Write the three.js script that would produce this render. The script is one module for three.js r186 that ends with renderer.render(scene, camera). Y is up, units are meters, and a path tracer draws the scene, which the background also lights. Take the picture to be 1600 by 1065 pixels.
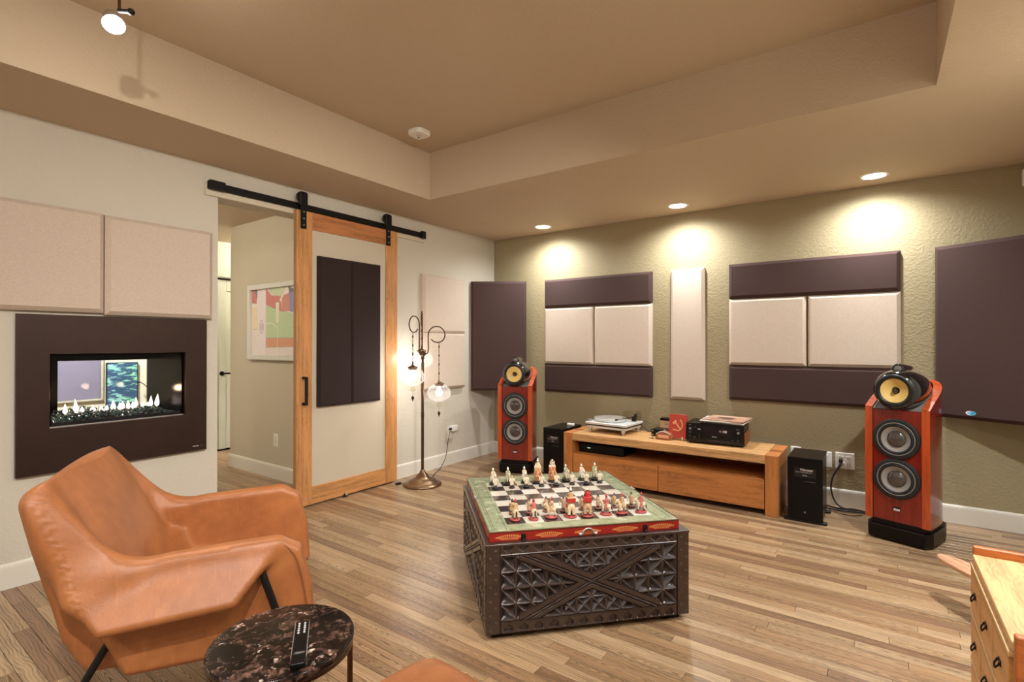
import * as THREE from 'three';
import { RoundedBoxGeometry } from 'three/addons/geometries/RoundedBoxGeometry.js';
import { mergeGeometries } from 'three/addons/utils/BufferGeometryUtils.js';
import { RectAreaLightUniformsLib } from 'three/addons/lights/RectAreaLightUniformsLib.js';

// ---------------------------------------------------------------- camera, exposure, main lights
const scene = new THREE.Scene();
scene.background = new THREE.Color(0x000000);
const camera = new THREE.PerspectiveCamera(67.23, 1600 / 1065, 0.05, 60);
camera.position.set(0, 1.25, 0);
camera.rotation.order = 'YXZ';
camera.rotation.set(0.0053, 0.6205, 0.0002);
scene.add(camera);
const renderer = new THREE.WebGLRenderer({ antialias: true });
renderer.toneMapping = THREE.LinearToneMapping;
renderer.toneMappingExposure = 1.6;
renderer.shadowMap.enabled = true;
RectAreaLightUniformsLib.init();
// light levels (candela) and colours, used by the lamp builders further down
const WARM = new THREE.Color(1.0, 0.965, 0.92), COOL = new THREE.Color(0.95, 1.0, 1.02);
const LEVEL = { wash: 6.2, room: 13, front: 5.5, track: 2.4, trackHidden: 9.5, trackSpill: 0.3, shade: 0.14, hall: 2.9, hallEnd: 3.5, den: 14, fire: 0.05 };  // room, front and trackHidden drive lamps that are out of view

// ---------------------------------------------------------------- room measures (metres)
const XL = -3.623, ZB = -4.714, XR = 0.9, ZF = 2.3, HS = 2.442, HT = 2.828;
const TL = -3.02, TB = -3.053, TR = 0.221, TF = 0.62;
const XH = -6.25;                     // far wall of the hall behind the left wall

// ---------------------------------------------------------------- helpers
let seed = 7;
const rnd = () => { seed = (seed + 0x6d2b79f5) | 0; let t = Math.imul(seed ^ (seed >>> 15), 1 | seed); t = (t + Math.imul(t ^ (t >>> 7), 61 | t)) ^ t; return ((t ^ (t >>> 14)) >>> 0) / 4294967296; };
const rr = (a, b) => a + (b - a) * rnd();
const mix = (a, b, t) => a + (b - a) * t;
const clamp = (x, a = 0, b = 1) => Math.min(b, Math.max(a, x));
const smooth = (a, b, x) => { const t = clamp((x - a) / (b - a)); return t * t * (3 - 2 * t); };
const V = (x, y, z) => new THREE.Vector3(x, y, z);
const used = new Map();
function numbered(n) { const k = used.get(n) || 0; used.set(n, k + 1); return k ? n + '_' + String(k).padStart(3, '0') : n; }
function tag(o, label, category, group, kind) {
  if (label) o.userData.label = label;
  if (category) o.userData.category = category;
  if (group) o.userData.group = group;
  if (kind) o.userData.kind = kind;
  return o;
}
function thing(name, label, category, [x, y, z] = [0, 0, 0], turn = 0, group) {
  const o = new THREE.Group(); o.name = numbered(name); scene.add(o);
  o.position.set(x, y, z); o.rotation.y = turn;
  return tag(o, label, category, group);
}
function part(parent, name, geo, mat, label) {
  const m = new THREE.Mesh(Array.isArray(geo) ? mg(geo) : geo, mat); m.name = name; m.castShadow = m.receiveShadow = true;
  parent.add(m); if (label) m.userData.label = label;
  return m;
}
function struct(name, geo, mat, parent) {
  const m = part(parent || scene, name, geo, mat);
  if (!parent) m.userData.kind = 'structure';
  return m;
}
function dup(root, [x, y, z], turn, label, group) {
  const r = root.clone(); r.name = numbered(root.name.replace(/_\d{3}$/, '')); scene.add(r); r.position.set(x, y, z); r.rotation.y = turn;
  r.userData = { ...root.userData, label }; if (group) r.userData.group = group;
  return r;
}
function flat(g) {                                    // un-indexed, with the three attributes only
  g = g.index ? g.toNonIndexed() : g;
  if (!g.attributes.normal) g.computeVertexNormals();
  for (const k of Object.keys(g.attributes)) if (!['position', 'normal', 'uv', 'color'].includes(k)) g.deleteAttribute(k);
  if (!g.attributes.uv) g.setAttribute('uv', new THREE.BufferAttribute(new Float32Array(g.attributes.position.count * 2), 2));
  return g;
}
const mg = (list) => { const l = list.flat(9).map(flat); return l.length === 1 ? l[0] : mergeGeometries(l, false); };
// uv in metres from the dominant face direction; "grain" is the axis that u runs along
function uvm(g, grain = 'x', du = 0, dv = 0) {
  g = flat(g); const p = g.attributes.position, uv = new Float32Array(p.count * 2), a = V(), b = V(), c = V(), n = V(), ax = ['x', 'y', 'z'];
  for (let i = 0; i < p.count; i += 3) {
    a.fromBufferAttribute(p, i); b.fromBufferAttribute(p, i + 1); c.fromBufferAttribute(p, i + 2);
    n.copy(b).sub(a).cross(c.clone().sub(a));
    const m = [Math.abs(n.x), Math.abs(n.y), Math.abs(n.z)], k = ax[m.indexOf(Math.max(...m))];
    let o = ax.filter((t) => t !== k);
    if (k === grain ? false : o[0] !== grain) o = [o[1], o[0]];
    [a, b, c].forEach((q, j) => { uv[(i + j) * 2] = q[o[0]] + du; uv[(i + j) * 2 + 1] = q[o[1]] + dv; });
  }
  g.setAttribute('uv', new THREE.BufferAttribute(uv, 2));
  return g;
}
const box = (w, h, d, x = 0, y = 0, z = 0) => flat(new THREE.BoxGeometry(w, h, d).translate(x, y, z));
const rbox = (w, h, d, x = 0, y = 0, z = 0, r = 0.004, s = 2) => flat(new RoundedBoxGeometry(w, h, d, s, Math.min(r, w / 2.01, h / 2.01, d / 2.01)).translate(x, y, z));
const wbox = (x0, x1, y0, y1, z0, z1, grain = 'x') => uvm(box(x1 - x0, y1 - y0, z1 - z0, (x0 + x1) / 2, (y0 + y1) / 2, (z0 + z1) / 2), grain);
const cyl = (r0, r1, h, x = 0, y = 0, z = 0, n = 24) => flat(new THREE.CylinderGeometry(r1, r0, h, n).translate(x, y + h / 2, z));
const cylZ = (r0, r1, d, x = 0, y = 0, z = 0, n = 32) => flat(new THREE.CylinderGeometry(r1, r0, d, n).rotateX(Math.PI / 2).translate(x, y, z + d / 2));
const sph = (r, x = 0, y = 0, z = 0, n = 16) => flat(new THREE.SphereGeometry(r, n, Math.max(6, n >> 1)).translate(x, y, z));
const lathe = (pts, n = 32) => flat(new THREE.LatheGeometry(pts.map(([r, y]) => new THREE.Vector2(Math.max(r, 1e-5), y)), n));
const tube = (pts, r, seg = 24, n = 8, closed = false) => flat(new THREE.TubeGeometry(new THREE.CatmullRomCurve3(pts.map((p) => V(...p)), closed), seg, r, n, closed));
const rod = (a, b, r, n = 8) => { const A = V(...a), B = V(...b), d = B.clone().sub(A), g = new THREE.CylinderGeometry(r, r, d.length(), n); g.applyQuaternion(new THREE.Quaternion().setFromUnitVectors(V(0, 1, 0), d.clone().normalize())); g.translate((A.x + B.x) / 2, (A.y + B.y) / 2, (A.z + B.z) / 2); return flat(g); };
function meshOf(pos) { const g = new THREE.BufferGeometry(); g.setAttribute('position', new THREE.BufferAttribute(new Float32Array(pos), 3)); g.computeVertexNormals(); return flat(g); }
// a w x h plate lying in the xy plane whose outline steps through [inset, z] rings, capped at front and back
function rings(w, h, list, cx = 0, cy = 0) {
  const P = [], q = (a, b, c, d) => P.push(...a, ...b, ...c, ...a, ...c, ...d);
  const R = list.map(([i, z]) => [[-w / 2 + i, -h / 2 + i, z], [w / 2 - i, -h / 2 + i, z], [w / 2 - i, h / 2 - i, z], [-w / 2 + i, h / 2 - i, z]].map(([x, y, z2]) => [x + cx, y + cy, z2]));
  for (let k = 0; k + 1 < R.length; k++) for (let j = 0; j < 4; j++) { const n = (j + 1) % 4; q(R[k][j], R[k][n], R[k + 1][n], R[k + 1][j]); }
  const F = R[R.length - 1], B = R[0]; q(F[0], F[1], F[2], F[3]); q(B[3], B[2], B[1], B[0]);
  return uvm(meshOf(P));
}
function extr(pts, depth, bevel = 0, holes = []) {     // polygon in xy, extruded along +z
  const s = new THREE.Shape(pts.map(([x, y]) => new THREE.Vector2(x, y)));
  for (const h of holes) s.holes.push(new THREE.Path(h.map(([x, y]) => new THREE.Vector2(x, y))));
  return flat(new THREE.ExtrudeGeometry(s, { depth, bevelEnabled: bevel > 0, bevelSize: bevel, bevelThickness: bevel, bevelSegments: 2, curveSegments: 12 }));
}
const disc = (n, r, cx = 0, cy = 0) => Array.from({ length: n }, (_, i) => [cx + r * Math.cos(i / n * 2 * Math.PI), cy + r * Math.sin(i / n * 2 * Math.PI)]);

// smooth surface of a signed distance field (surface nets), one continuous mesh
function sdfMesh(f, lo, hi, cell, colour) {
  const n = [0, 1, 2].map((k) => Math.ceil((hi[k] - lo[k]) / cell) + 1), [nx, ny, nz] = n, D = new Float32Array(nx * ny * nz), id = (i, j, k) => i + nx * (j + ny * k);
  for (let k = 0; k < nz; k++) for (let j = 0; j < ny; j++) for (let i = 0; i < nx; i++) D[id(i, j, k)] = f(lo[0] + i * cell, lo[1] + j * cell, lo[2] + k * cell);
  const at = new Int32Array(nx * ny * nz).fill(-1), pos = [], idx = [];
  const E = [[0, 1], [2, 3], [4, 5], [6, 7], [0, 2], [1, 3], [4, 6], [5, 7], [0, 4], [1, 5], [2, 6], [3, 7]];
  const C = [0, 1, 2, 3, 4, 5, 6, 7].map((c) => [c & 1, (c >> 1) & 1, c >> 2]);
  for (let k = 0; k < nz - 1; k++) for (let j = 0; j < ny - 1; j++) for (let i = 0; i < nx - 1; i++) {
    const d = C.map(([a, b, c]) => D[id(i + a, j + b, k + c)]); let m = 0; for (let c = 0; c < 8; c++) if (d[c] < 0) m |= 1 << c;
    if (m === 0 || m === 255) continue;
    let x = 0, y = 0, z = 0, w = 0;
    for (const [a, b] of E) if ((d[a] < 0) !== (d[b] < 0)) { const t = d[a] / (d[a] - d[b]); x += mix(C[a][0], C[b][0], t); y += mix(C[a][1], C[b][1], t); z += mix(C[a][2], C[b][2], t); w++; }
    at[id(i, j, k)] = pos.length / 3; pos.push(lo[0] + (i + x / w) * cell, lo[1] + (j + y / w) * cell, lo[2] + (k + z / w) * cell);
  }
  for (let k = 1; k < nz - 1; k++) for (let j = 1; j < ny - 1; j++) for (let i = 1; i < nx - 1; i++) {
    const s = D[id(i, j, k)] < 0;
    const quad = (a, b, c, d, flip) => { if (a < 0 || b < 0 || c < 0 || d < 0) return; flip ? idx.push(a, c, b, a, d, c) : idx.push(a, b, c, a, c, d); };
    if (s !== D[id(i + 1, j, k)] < 0) quad(at[id(i, j - 1, k - 1)], at[id(i, j, k - 1)], at[id(i, j, k)], at[id(i, j - 1, k)], !s);
    if (s !== D[id(i, j + 1, k)] < 0) quad(at[id(i - 1, j, k - 1)], at[id(i - 1, j, k)], at[id(i, j, k)], at[id(i, j, k - 1)], !s);
    if (s !== D[id(i, j, k + 1)] < 0) quad(at[id(i - 1, j - 1, k)], at[id(i, j - 1, k)], at[id(i, j, k)], at[id(i - 1, j, k)], !s);
  }
  const g = new THREE.BufferGeometry(), e = cell * 0.5, nor = new Float32Array(pos.length), uv = new Float32Array(pos.length / 3 * 2), col = colour && new Float32Array(pos.length);
  for (let i = 0; i < pos.length; i += 3) {
    const [x, y, z] = [pos[i], pos[i + 1], pos[i + 2]], N = V(f(x + e, y, z) - f(x - e, y, z), f(x, y + e, z) - f(x, y - e, z), f(x, y, z + e) - f(x, y, z - e)).normalize();
    nor.set([N.x, N.y, N.z], i); const a = Math.abs(N.x), b = Math.abs(N.y), c = Math.abs(N.z);
    uv.set(b >= a && b >= c ? [x, z] : a >= c ? [z, y] : [x, y], i / 3 * 2);
    if (col) col.set(colour(x, y, z, N), i);
  }
  g.setAttribute('position', new THREE.BufferAttribute(new Float32Array(pos), 3)); g.setAttribute('normal', new THREE.BufferAttribute(nor, 3)); g.setAttribute('uv', new THREE.BufferAttribute(uv, 2));
  if (col) g.setAttribute('color', new THREE.BufferAttribute(col, 3));
  g.setIndex(idx);
  return g;
}
const smin = (a, b, k) => { const h = Math.max(k - Math.abs(a - b), 0) / k; return Math.min(a, b) - h * h * k * 0.25; };
const capD = (x, y, z, a, b, ra, rb) => {              // tapered capsule
  const dx = b[0] - a[0], dy = b[1] - a[1], dz = b[2] - a[2], px = x - a[0], py = y - a[1], pz = z - a[2];
  const t = clamp((px * dx + py * dy + pz * dz) / (dx * dx + dy * dy + dz * dz + 1e-12));
  return Math.hypot(px - t * dx, py - t * dy, pz - t * dz) - mix(ra, rb, t);
};
const ellD = (x, y, z, c, r) => { const a = (x - c[0]) / r[0], b = (y - c[1]) / r[1], d = (z - c[2]) / r[2], k = Math.hypot(a, b, d); return (k - 1) * Math.min(...r); };
const triD = (() => {                                  // distance to a triangle
  const p = V(), q = V();
  return (T) => { const t = new THREE.Triangle(...T.map((v) => V(...v))); return (x, y, z) => { p.set(x, y, z); t.closestPointToPoint(p, q); return q.distanceTo(p); }; };
})();
function polyD(pts) {                                  // signed distance to a 2-D polygon
  return (x, y) => {
    let d = 1e9, s = 1;
    for (let i = 0, j = pts.length - 1; i < pts.length; j = i++) {
      const [ax, ay] = pts[i], [bx, by] = pts[j], ex = bx - ax, ey = by - ay, wx = x - ax, wy = y - ay, t = clamp((wx * ex + wy * ey) / (ex * ex + ey * ey));
      d = Math.min(d, Math.hypot(wx - ex * t, wy - ey * t));
      const c1 = y >= ay, c2 = y < by, c3 = ex * wy > ey * wx; if ((c1 && c2 && c3) || (!c1 && !c2 && !c3)) s = -s;
    }
    return s * d;
  };
}

// ---------------------------------------------------------------- textures
const hash = (x, y, s) => { let h = Math.imul(x, 374761393) + Math.imul(y, 668265263) + Math.imul(s, 974634777); h = Math.imul(h ^ (h >>> 13), 1274126177); return ((h ^ (h >>> 16)) >>> 0) / 4294967296; };
function pn(x, y, px, py, s = 0) {                      // value noise, periodic in px x py cells
  const i = Math.floor(x), j = Math.floor(y), f = x - i, g = y - j, u = f * f * (3 - 2 * f), v = g * g * (3 - 2 * g), w = (a, p) => ((a % p) + p) % p;
  const a = hash(w(i, px), w(j, py), s), b = hash(w(i + 1, px), w(j, py), s), c = hash(w(i, px), w(j + 1, py), s), d = hash(w(i + 1, px), w(j + 1, py), s);
  return mix(mix(a, b, u), mix(c, d, u), v);
}
const fbm = (u, v, cx, cy, oct = 4, s = 0) => { let a = 0.5, r = 0, t = 0; for (let o = 0; o < oct; o++) { r += a * pn(u * cx, v * cy, cx, cy, s + o * 17); t += a; a *= 0.55; cx *= 2; cy *= 2; } return r / t; };
function tex(w, h, rx, ry, fn, colour = true) {          // rx x ry: metres one tile covers
  const d = new Uint8Array(w * h * 4);
  for (let y = 0; y < h; y++) for (let x = 0; x < w; x++) { const c = fn((x + 0.5) / w, (y + 0.5) / h, x, y), k = (y * w + x) * 4; if (typeof c === 'number') d[k] = d[k + 1] = d[k + 2] = clamp(c) * 255; else { d[k] = clamp(c[0]) * 255; d[k + 1] = clamp(c[1]) * 255; d[k + 2] = clamp(c[2]) * 255; } d[k + 3] = 255; }
  const t = new THREE.DataTexture(d, w, h); t.wrapS = t.wrapT = THREE.RepeatWrapping; t.magFilter = THREE.LinearFilter; t.minFilter = THREE.LinearMipmapLinearFilter; t.generateMipmaps = true;
  if (colour) t.colorSpace = THREE.SRGBColorSpace; t.repeat.set(1 / rx, 1 / ry); t.needsUpdate = true;
  return t;
}
function canvas(w, h, draw) {
  const c = document.createElement('canvas'); c.width = w; c.height = h; const g = c.getContext('2d'); draw(g, w, h);
  const t = new THREE.CanvasTexture(c); t.colorSpace = THREE.SRGBColorSpace; t.anisotropy = 8; return t;
}
const T = {};
T.peel = tex(512, 512, 0.5, 0.5, (u, v) => smooth(0.35, 0.75, fbm(u, v, 44, 44, 2, 3)) * 0.8 + 0.2 * fbm(u, v, 90, 90, 2, 9), false);
// oak strip floor: eight board strips per tile, straight grain and cathedral figure by turns
T.oak = tex(2048, 512, 1.6, 0.456, (u, v) => {
  const st = Math.floor(v * 8), s = st * 31 + 5, f = v * 8 - st, kind = st % 4 === 1 || st % 4 === 3 || st === 6;
  const wob = fbm(u, f * 0.2, 6, 2, 4, s) - 0.5, w2 = fbm(u, v, 9, 40, 3, 19) - 0.5, pore = fbm(u + w2 * 0.02, v + w2 * 0.012, 12, 190, 4, 77), tone = fbm(u, v, 4, 22, 3, 21);
  let g;
  if (kind) {
    const c = 0.5 + 0.4 * (hash(st, 3, 1) - 0.5), bend = Math.abs((u * 2 + hash(st, 1, 2)) % 1 - 0.5) * 2, r = Math.pow(Math.abs(f - c), 1.6) * (7 + 5 * hash(st, 5, 4)) + bend * 3.6 + wob * 2.2 + w2 * 0.25;
    g = Math.pow(0.5 + 0.5 * Math.sin(r * 13), 2.2);
  } else g = 0.5 * smooth(0.45, 0.95, 0.5 + 0.5 * Math.sin((f * 7 + wob * 7 + w2 * 0.6) * 4.2));
  const k = clamp(0.99 - 0.36 * g * (0.6 + 0.8 * pore) - 0.4 * (pore - 0.5) - 0.3 * (tone - 0.5));
  return [k, k * (0.985 - 0.03 * g), k * (0.955 - 0.07 * g)];
});
// pale even wood, multiplied by each material's own colour
T.wood = tex(1024, 512, 0.9, 0.45, (u, v) => {
  const wob = fbm(u, v, 3, 6, 4, 41), fine = fbm(u, v, 24, 300, 3, 12), big = fbm(u, v, 4, 24, 3, 5), ring = 0.5 + 0.5 * Math.sin((v * 22 + wob * 9) * 6.283);
  const k = clamp(0.98 - 0.13 * ring * big - 0.22 * (fine - 0.45) - 0.25 * (big - 0.5));
  return [k, k * 0.985, k * 0.96];
});
T.leather = tex(512, 512, 0.55, 0.55, (u, v) => { const a = fbm(u, v, 4, 4, 4, 61), b = fbm(u, v, 18, 18, 4, 62), s = fbm(u, v, 60, 9, 2, 67), k = 0.93 - 0.2 * (a - 0.5) - 0.13 * (b - 0.5) + (s > 0.78 ? 0.05 : 0); return [k, k * (0.99 - 0.06 * (a - 0.4)), k * (0.985 - 0.1 * (a - 0.4))]; });
T.leatherB = tex(512, 512, 0.3, 0.3, (u, v) => 0.55 * fbm(u, v, 70, 70, 2, 63) + 0.45 * fbm(u, v, 7, 7, 3, 64), false);
T.weave = tex(256, 256, 0.06, 0.06, (u, v) => 0.5 + 0.25 * Math.sin(u * 6.283 * 32) * Math.sin(v * 6.283 * 32) + 0.3 * (fbm(u, v, 64, 64, 2, 4) - 0.5), false);
T.speckle = tex(256, 256, 0.25, 0.25, (u, v) => { const k = 0.94 + 0.12 * (fbm(u, v, 90, 90, 2, 14) - 0.5); return [k, k, k]; });
T.marble = tex(1024, 1024, 0.36, 0.36, (u, v) => {
  const w1 = fbm(u, v, 6, 6, 5, 81) - 0.5, w2 = fbm(u, v, 6, 6, 5, 83) - 0.5, a = fbm(u + w1 * 0.2, v + w2 * 0.2, 16, 10, 5, 85), b = fbm(u + w2 * 0.2, v, 40, 26, 4, 88), vein = 1 - Math.abs(fbm(u + w2 * 0.25, v + w1 * 0.25, 11, 11, 5, 87) - 0.5) * 2, vein2 = 1 - Math.abs(fbm(u + w1 * 0.2, v + w2 * 0.2, 22, 18, 4, 91) - 0.5) * 2;
  const N = 22, x = u * N + w1 * 10, y = v * N + w2 * 10, i = Math.floor(x), j = Math.floor(y); let d1 = 9, d2 = 9, cid = 0;
  for (let p = -1; p < 2; p++) for (let q = -1; q < 2; q++) { const a2 = ((i + p) % N + N) % N, b2 = ((j + q) % N + N) % N, d = Math.hypot(i + p + hash(a2, b2, 5) - x, j + q + hash(a2, b2, 6) - y); if (d < d1) { d2 = d1; d1 = d; cid = hash(a2, b2, 8); } else if (d < d2) d2 = d; }
  const k = 0.06 + 0.36 * smooth(0.42, 0.78, 0.5 * a + 0.5 * b) + 0.08 * cid * b;
  const light = cid > 0.965 ? smooth(0.05, 0.2, d2 - d1) * (0.2 + 0.45 * b) : 0, line = smooth(0.975, 0.998, vein) * 0.34 * smooth(0.42, 0.6, b) + smooth(0.985, 0.999, vein2) * 0.3 * smooth(0.5, 0.62, a);
  return [k + light + line, k * 0.72 + light * 0.93 + line * 0.84, k * 0.6 + light * 0.88 + line * 0.76];
});
T.metal = tex(512, 512, 0.7, 0.7, (u, v) => { const k = 0.9 + 0.2 * (fbm(u, v, 5, 5, 4, 31) - 0.5) + 0.1 * (fbm(u, v, 60, 60, 2, 33) - 0.5); return [k, k, k]; });

// ---------------------------------------------------------------- materials
const M = {};
const std = (o) => new THREE.MeshStandardMaterial({ side: THREE.DoubleSide, ...o });
const phys = (o) => new THREE.MeshPhysicalMaterial({ side: THREE.DoubleSide, ...o });
const css = (c) => new THREE.Color(c);
const paint = (c, r = 0.75, b = 0.0016) => std({ color: css(c), roughness: r, bumpMap: T.peel, bumpScale: b });
M.wallLeft = paint('#c9c0af', 0.75, 0.0008); M.wallBack = paint('#9c8d6c', 0.7, 0.0013); M.ceiling = paint('#c0ab90', 0.75, 0.0008); M.hallWall = paint('#c3b7a1', 0.75, 0.0008); M.hallPale = paint('#dfe0cf');
M.trim = std({ color: css('#d9d2c4'), roughness: 0.4 }); M.cream = std({ color: css('#cfc2aa'), roughness: 0.5 });
const cloth = (c) => std({ color: css(c), roughness: 0.95, map: T.speckle, bumpMap: T.weave, bumpScale: 0.0006 });
M.beige = cloth('#d8c5b2'); M.brown = cloth('#47302b'); M.doorBrown = cloth('#2c1c18'); M.lilac = cloth('#8b89a3');
const wood = (c, r = 0.45, o = {}) => phys({ color: css(c), map: T.wood, roughness: r, ...o });
M.alder = wood('#cb9159', 0.42, { clearcoat: 0.3, clearcoatRoughness: 0.3 }); M.alderDark = wood('#bd7c4c', 0.42, { clearcoat: 0.3, clearcoatRoughness: 0.3 });
M.teak = wood('#bb783f', 0.45); M.teakTop = wood('#d0a06b', 0.42); M.teakDark = wood('#8f5026', 0.5);
M.cherry = wood('#7c1a0d', 0.25, { clearcoat: 0.6, clearcoatRoughness: 0.12 }); M.cherryEdge = wood('#b54a1e', 0.3, { clearcoat: 0.5, clearcoatRoughness: 0.15 });
M.pine = wood('#d9a05f', 0.42); M.pineTop = wood('#e6bd84', 0.42); M.pineEdge = wood('#c9733a', 0.4);
M.chest = wood('#382923', 0.34, { clearcoat: 0.5, clearcoatRoughness: 0.3 });
M.black = std({ color: css('#0b0a0a'), roughness: 0.45 }); M.blackMetal = std({ color: css('#100e0e'), roughness: 0.5, metalness: 0.4 }); M.blackWood = phys({ color: css('#0d0707'), roughness: 0.3, specularIntensity: 0.45 });
M.gloss = phys({ color: css('#060606'), roughness: 0.12, clearcoat: 1, clearcoatRoughness: 0.03 });
M.rubber = std({ color: css('#131212'), roughness: 0.65 }); M.plastic = phys({ color: css('#080708'), roughness: 0.3, specularIntensity: 0.45 });
M.whitePlastic = std({ color: css('#e8e4dc'), roughness: 0.35 }); M.silver = std({ color: css('#c9c7c4'), roughness: 0.28, metalness: 0.85 }); M.silverMatte = std({ color: css('#cfcdca'), roughness: 0.4, metalness: 0.1 }); M.alu = std({ color: css('#d9d7d3'), roughness: 0.35, metalness: 0.25 });
M.grey = std({ color: css('#6d665f'), roughness: 0.5 }); M.cone = std({ color: css('#8a827b'), roughness: 0.55 }); M.kevlar = std({ color: css('#d9b568'), roughness: 0.5 });
M.brass = std({ color: css('#8a6f55'), roughness: 0.3, metalness: 0.9 }); M.bronze = std({ color: css('#5d4433'), roughness: 0.32, metalness: 0.85 });
M.leather = phys({ color: css('#a9693a'), map: T.leather, roughness: 0.47, bumpMap: T.leatherB, bumpScale: 0.0006 });
M.thread = std({ color: css('#7d4620'), roughness: 0.7 });
M.marble = phys({ color: css('#ffffff'), map: T.marble, roughness: 0.16, specularIntensity: 0.7 });
M.surround = std({ color: css('#402d25'), map: T.metal, roughness: 0.42, metalness: 0.55 });
M.glass = phys({ color: css('#ffffff'), roughness: 0.02, transmission: 1, thickness: 0, ior: 1.14 });
M.acrylic = phys({ color: css('#f5f2ea'), roughness: 0.05, transmission: 1, thickness: 0, ior: 1.45 });
const glow = (c, i) => std({ color: css('#000000'), emissive: new THREE.Color(...c), emissiveIntensity: i });
M.lamp = glow([1, 0.95, 0.86], 12); M.bulb = glow([1, 0.94, 0.86], 2.6); M.flame = glow([1, 0.8, 0.68], 1.5);
const shot = (t, r = 0.6, o = {}) => std({ map: t, roughness: r, ...o });

// ---------------------------------------------------------------- the room
{
  // floor: strip boards, each its own piece as far as they can be told apart
  const floor = new THREE.Group(); floor.name = 'floor'; floor.userData.kind = 'structure'; scene.add(floor);
  part(floor, 'subfloor', box(XR - XH + 0.3, 0.06, ZF - ZB + 0.3, (XR + XH) / 2, -0.034, (ZF + ZB) / 2), std({ color: css('#2a1d12'), roughness: 0.8 }));
  const tones = ['#b09271', '#9e7f5f', '#ba9d7d', '#a78665', '#917156', '#b39573'].map((c) => std({ color: css(c), map: T.oak, roughness: 0.3, bumpMap: T.oak, bumpScale: 0.00015 }));
  const W = 0.057, all = [];
  for (let r = 0, z = ZB; z < ZF; r++, z += W) for (let x = XH - rr(0, 1); x < XR;) {
    const L = rr(0.45, 1.35), x0 = Math.max(x, XH), x1 = Math.min(x + L, XR); x += L;
    if (x1 - x0 < 0.02) continue;
    all.push({ x0, x1, z, strip: Math.floor(rnd() * 8), u: rnd() * 1.6, tone: Math.floor(rnd() * tones.length) });
  }
  const board = ({ x0, x1, z, strip, u }) => {
    const g = 0.0005, b = 0.0012, y = 0, lo = -0.0016, P = [], X0 = x0 + g, X1 = x1 - g, Z0 = z + g, Z1 = z + W - g, q = (a, c, d, e) => P.push(...a, ...c, ...d, ...a, ...d, ...e);
    const o = [[X0, lo, Z1], [X1, lo, Z1], [X1, lo, Z0], [X0, lo, Z0]], i = [[X0 + b, y, Z1 - b], [X1 - b, y, Z1 - b], [X1 - b, y, Z0 + b], [X0 + b, y, Z0 + b]];
    q(...i); for (let k = 0; k < 4; k++) q(o[k], o[(k + 1) % 4], i[(k + 1) % 4], i[k]);
    const geo = meshOf(P), p = geo.attributes.position, uv = geo.attributes.uv;
    for (let k = 0; k < p.count; k++) uv.setXY(k, p.getX(k) - x0 + u, (p.getZ(k) - z) + strip * W);
    return geo;
  };
  camera.updateMatrixWorld(); camera.updateProjectionMatrix();
  for (const p of all) {
    const c = V((p.x0 + p.x1) / 2, 0, p.z + W / 2), s = c.clone().project(camera), d = c.distanceTo(camera.position), view = c.clone().applyMatrix4(camera.matrixWorldInverse).z < -0.3;
    p.size = view && Math.abs(s.x) < 1.15 && s.y > -1.25 && p.x0 > XL - 1.6 ? (p.x1 - p.x0) / d / d : 0;
  }
  all.sort((a, b) => b.size - a.size);
  all.slice(0, 295).forEach((p, i) => part(floor, i ? 'plank_' + String(i).padStart(3, '0') : 'plank', board(p), tones[p.tone]));
  tones.forEach((m, t) => { const l = all.slice(295).filter((p) => p.tone === t).map(board); const o = part(floor, 'plank_field' + (t ? '_00' + t : ''), l, m); o.userData.kind = 'stuff'; });

  // left wall: thick beside the fireplace, thin past the opening; hole for the fire and opening to the hall
  const oz0 = -1.657, oz1 = -2.6, oh = 2.235, xi = XL - 0.15, xc = XL - 0.56, f0 = -1.452, f1 = -0.79, g0 = 0.795, g1 = 1.197;
  const w = (x0, x1, y0, y1, z0, z1) => wbox(x0, x1, y0, y1, z0, z1);
  struct('wall_left', [w(xc, XL, 0, g0, oz0, ZF), w(xc, XL, g1, HT, oz0, ZF), w(xc, XL, g0, g1, f1, ZF), w(xc, XL, g0, g1, oz0, f0), w(xi, XL, oh, HT, oz1, oz0), w(xi, XL, 0, HT, ZB - 0.15, oz1)], M.wallLeft);
  struct('wall_back', w(XL - 0.15, XR + 0.15, -0.02, HT, ZB - 0.15, ZB), M.wallBack);
  struct('wall_right', w(XR, XR + 0.15, -0.02, HT, ZB, ZF + 0.15), M.wallLeft);
  struct('wall_front', w(XL - 0.6, XR + 0.15, -0.02, HT, ZF, ZF + 0.15), M.wallLeft);
  // ceiling with its raised tray
  const ceil = new THREE.Group(); ceil.name = 'ceiling'; ceil.userData.kind = 'structure'; scene.add(ceil);
  part(ceil, 'tray_ceiling', w(XL, XR, HT, HT + 0.15, ZB, ZF), M.ceiling);
  part(ceil, 'soffit', w(XL, TL, HS, HT, ZB, ZF), M.ceiling); part(ceil, 'soffit', w(TR, XR, HS, HT, ZB, ZF), M.ceiling);
  part(ceil, 'soffit', w(TL, TR, HS, HT, ZB, TB), M.ceiling); part(ceil, 'soffit', w(TL, TR, HS, HT, TF, ZF), M.ceiling);
  // baseboards
  const bb = [[0, 0], [0.014, 0], [0.014, 0.106], [0.012, 0.118], [0.006, 0.126], [0, 0.128]];
  const base = (len) => uvm(extr(bb, len));            // profile x = proud of the wall, y up, runs along +z
  const bl = (z0, z1) => base(z1 - z0).translate(XL, 0, z0);
  struct('baseboard_left', [bl(ZB, oz1), bl(oz0, ZF)], M.trim);
  struct('baseboard_back', base(XR - XL).rotateY(-Math.PI / 2).translate(XR, 0, ZB).applyMatrix4(new THREE.Matrix4()), M.trim);
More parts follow.
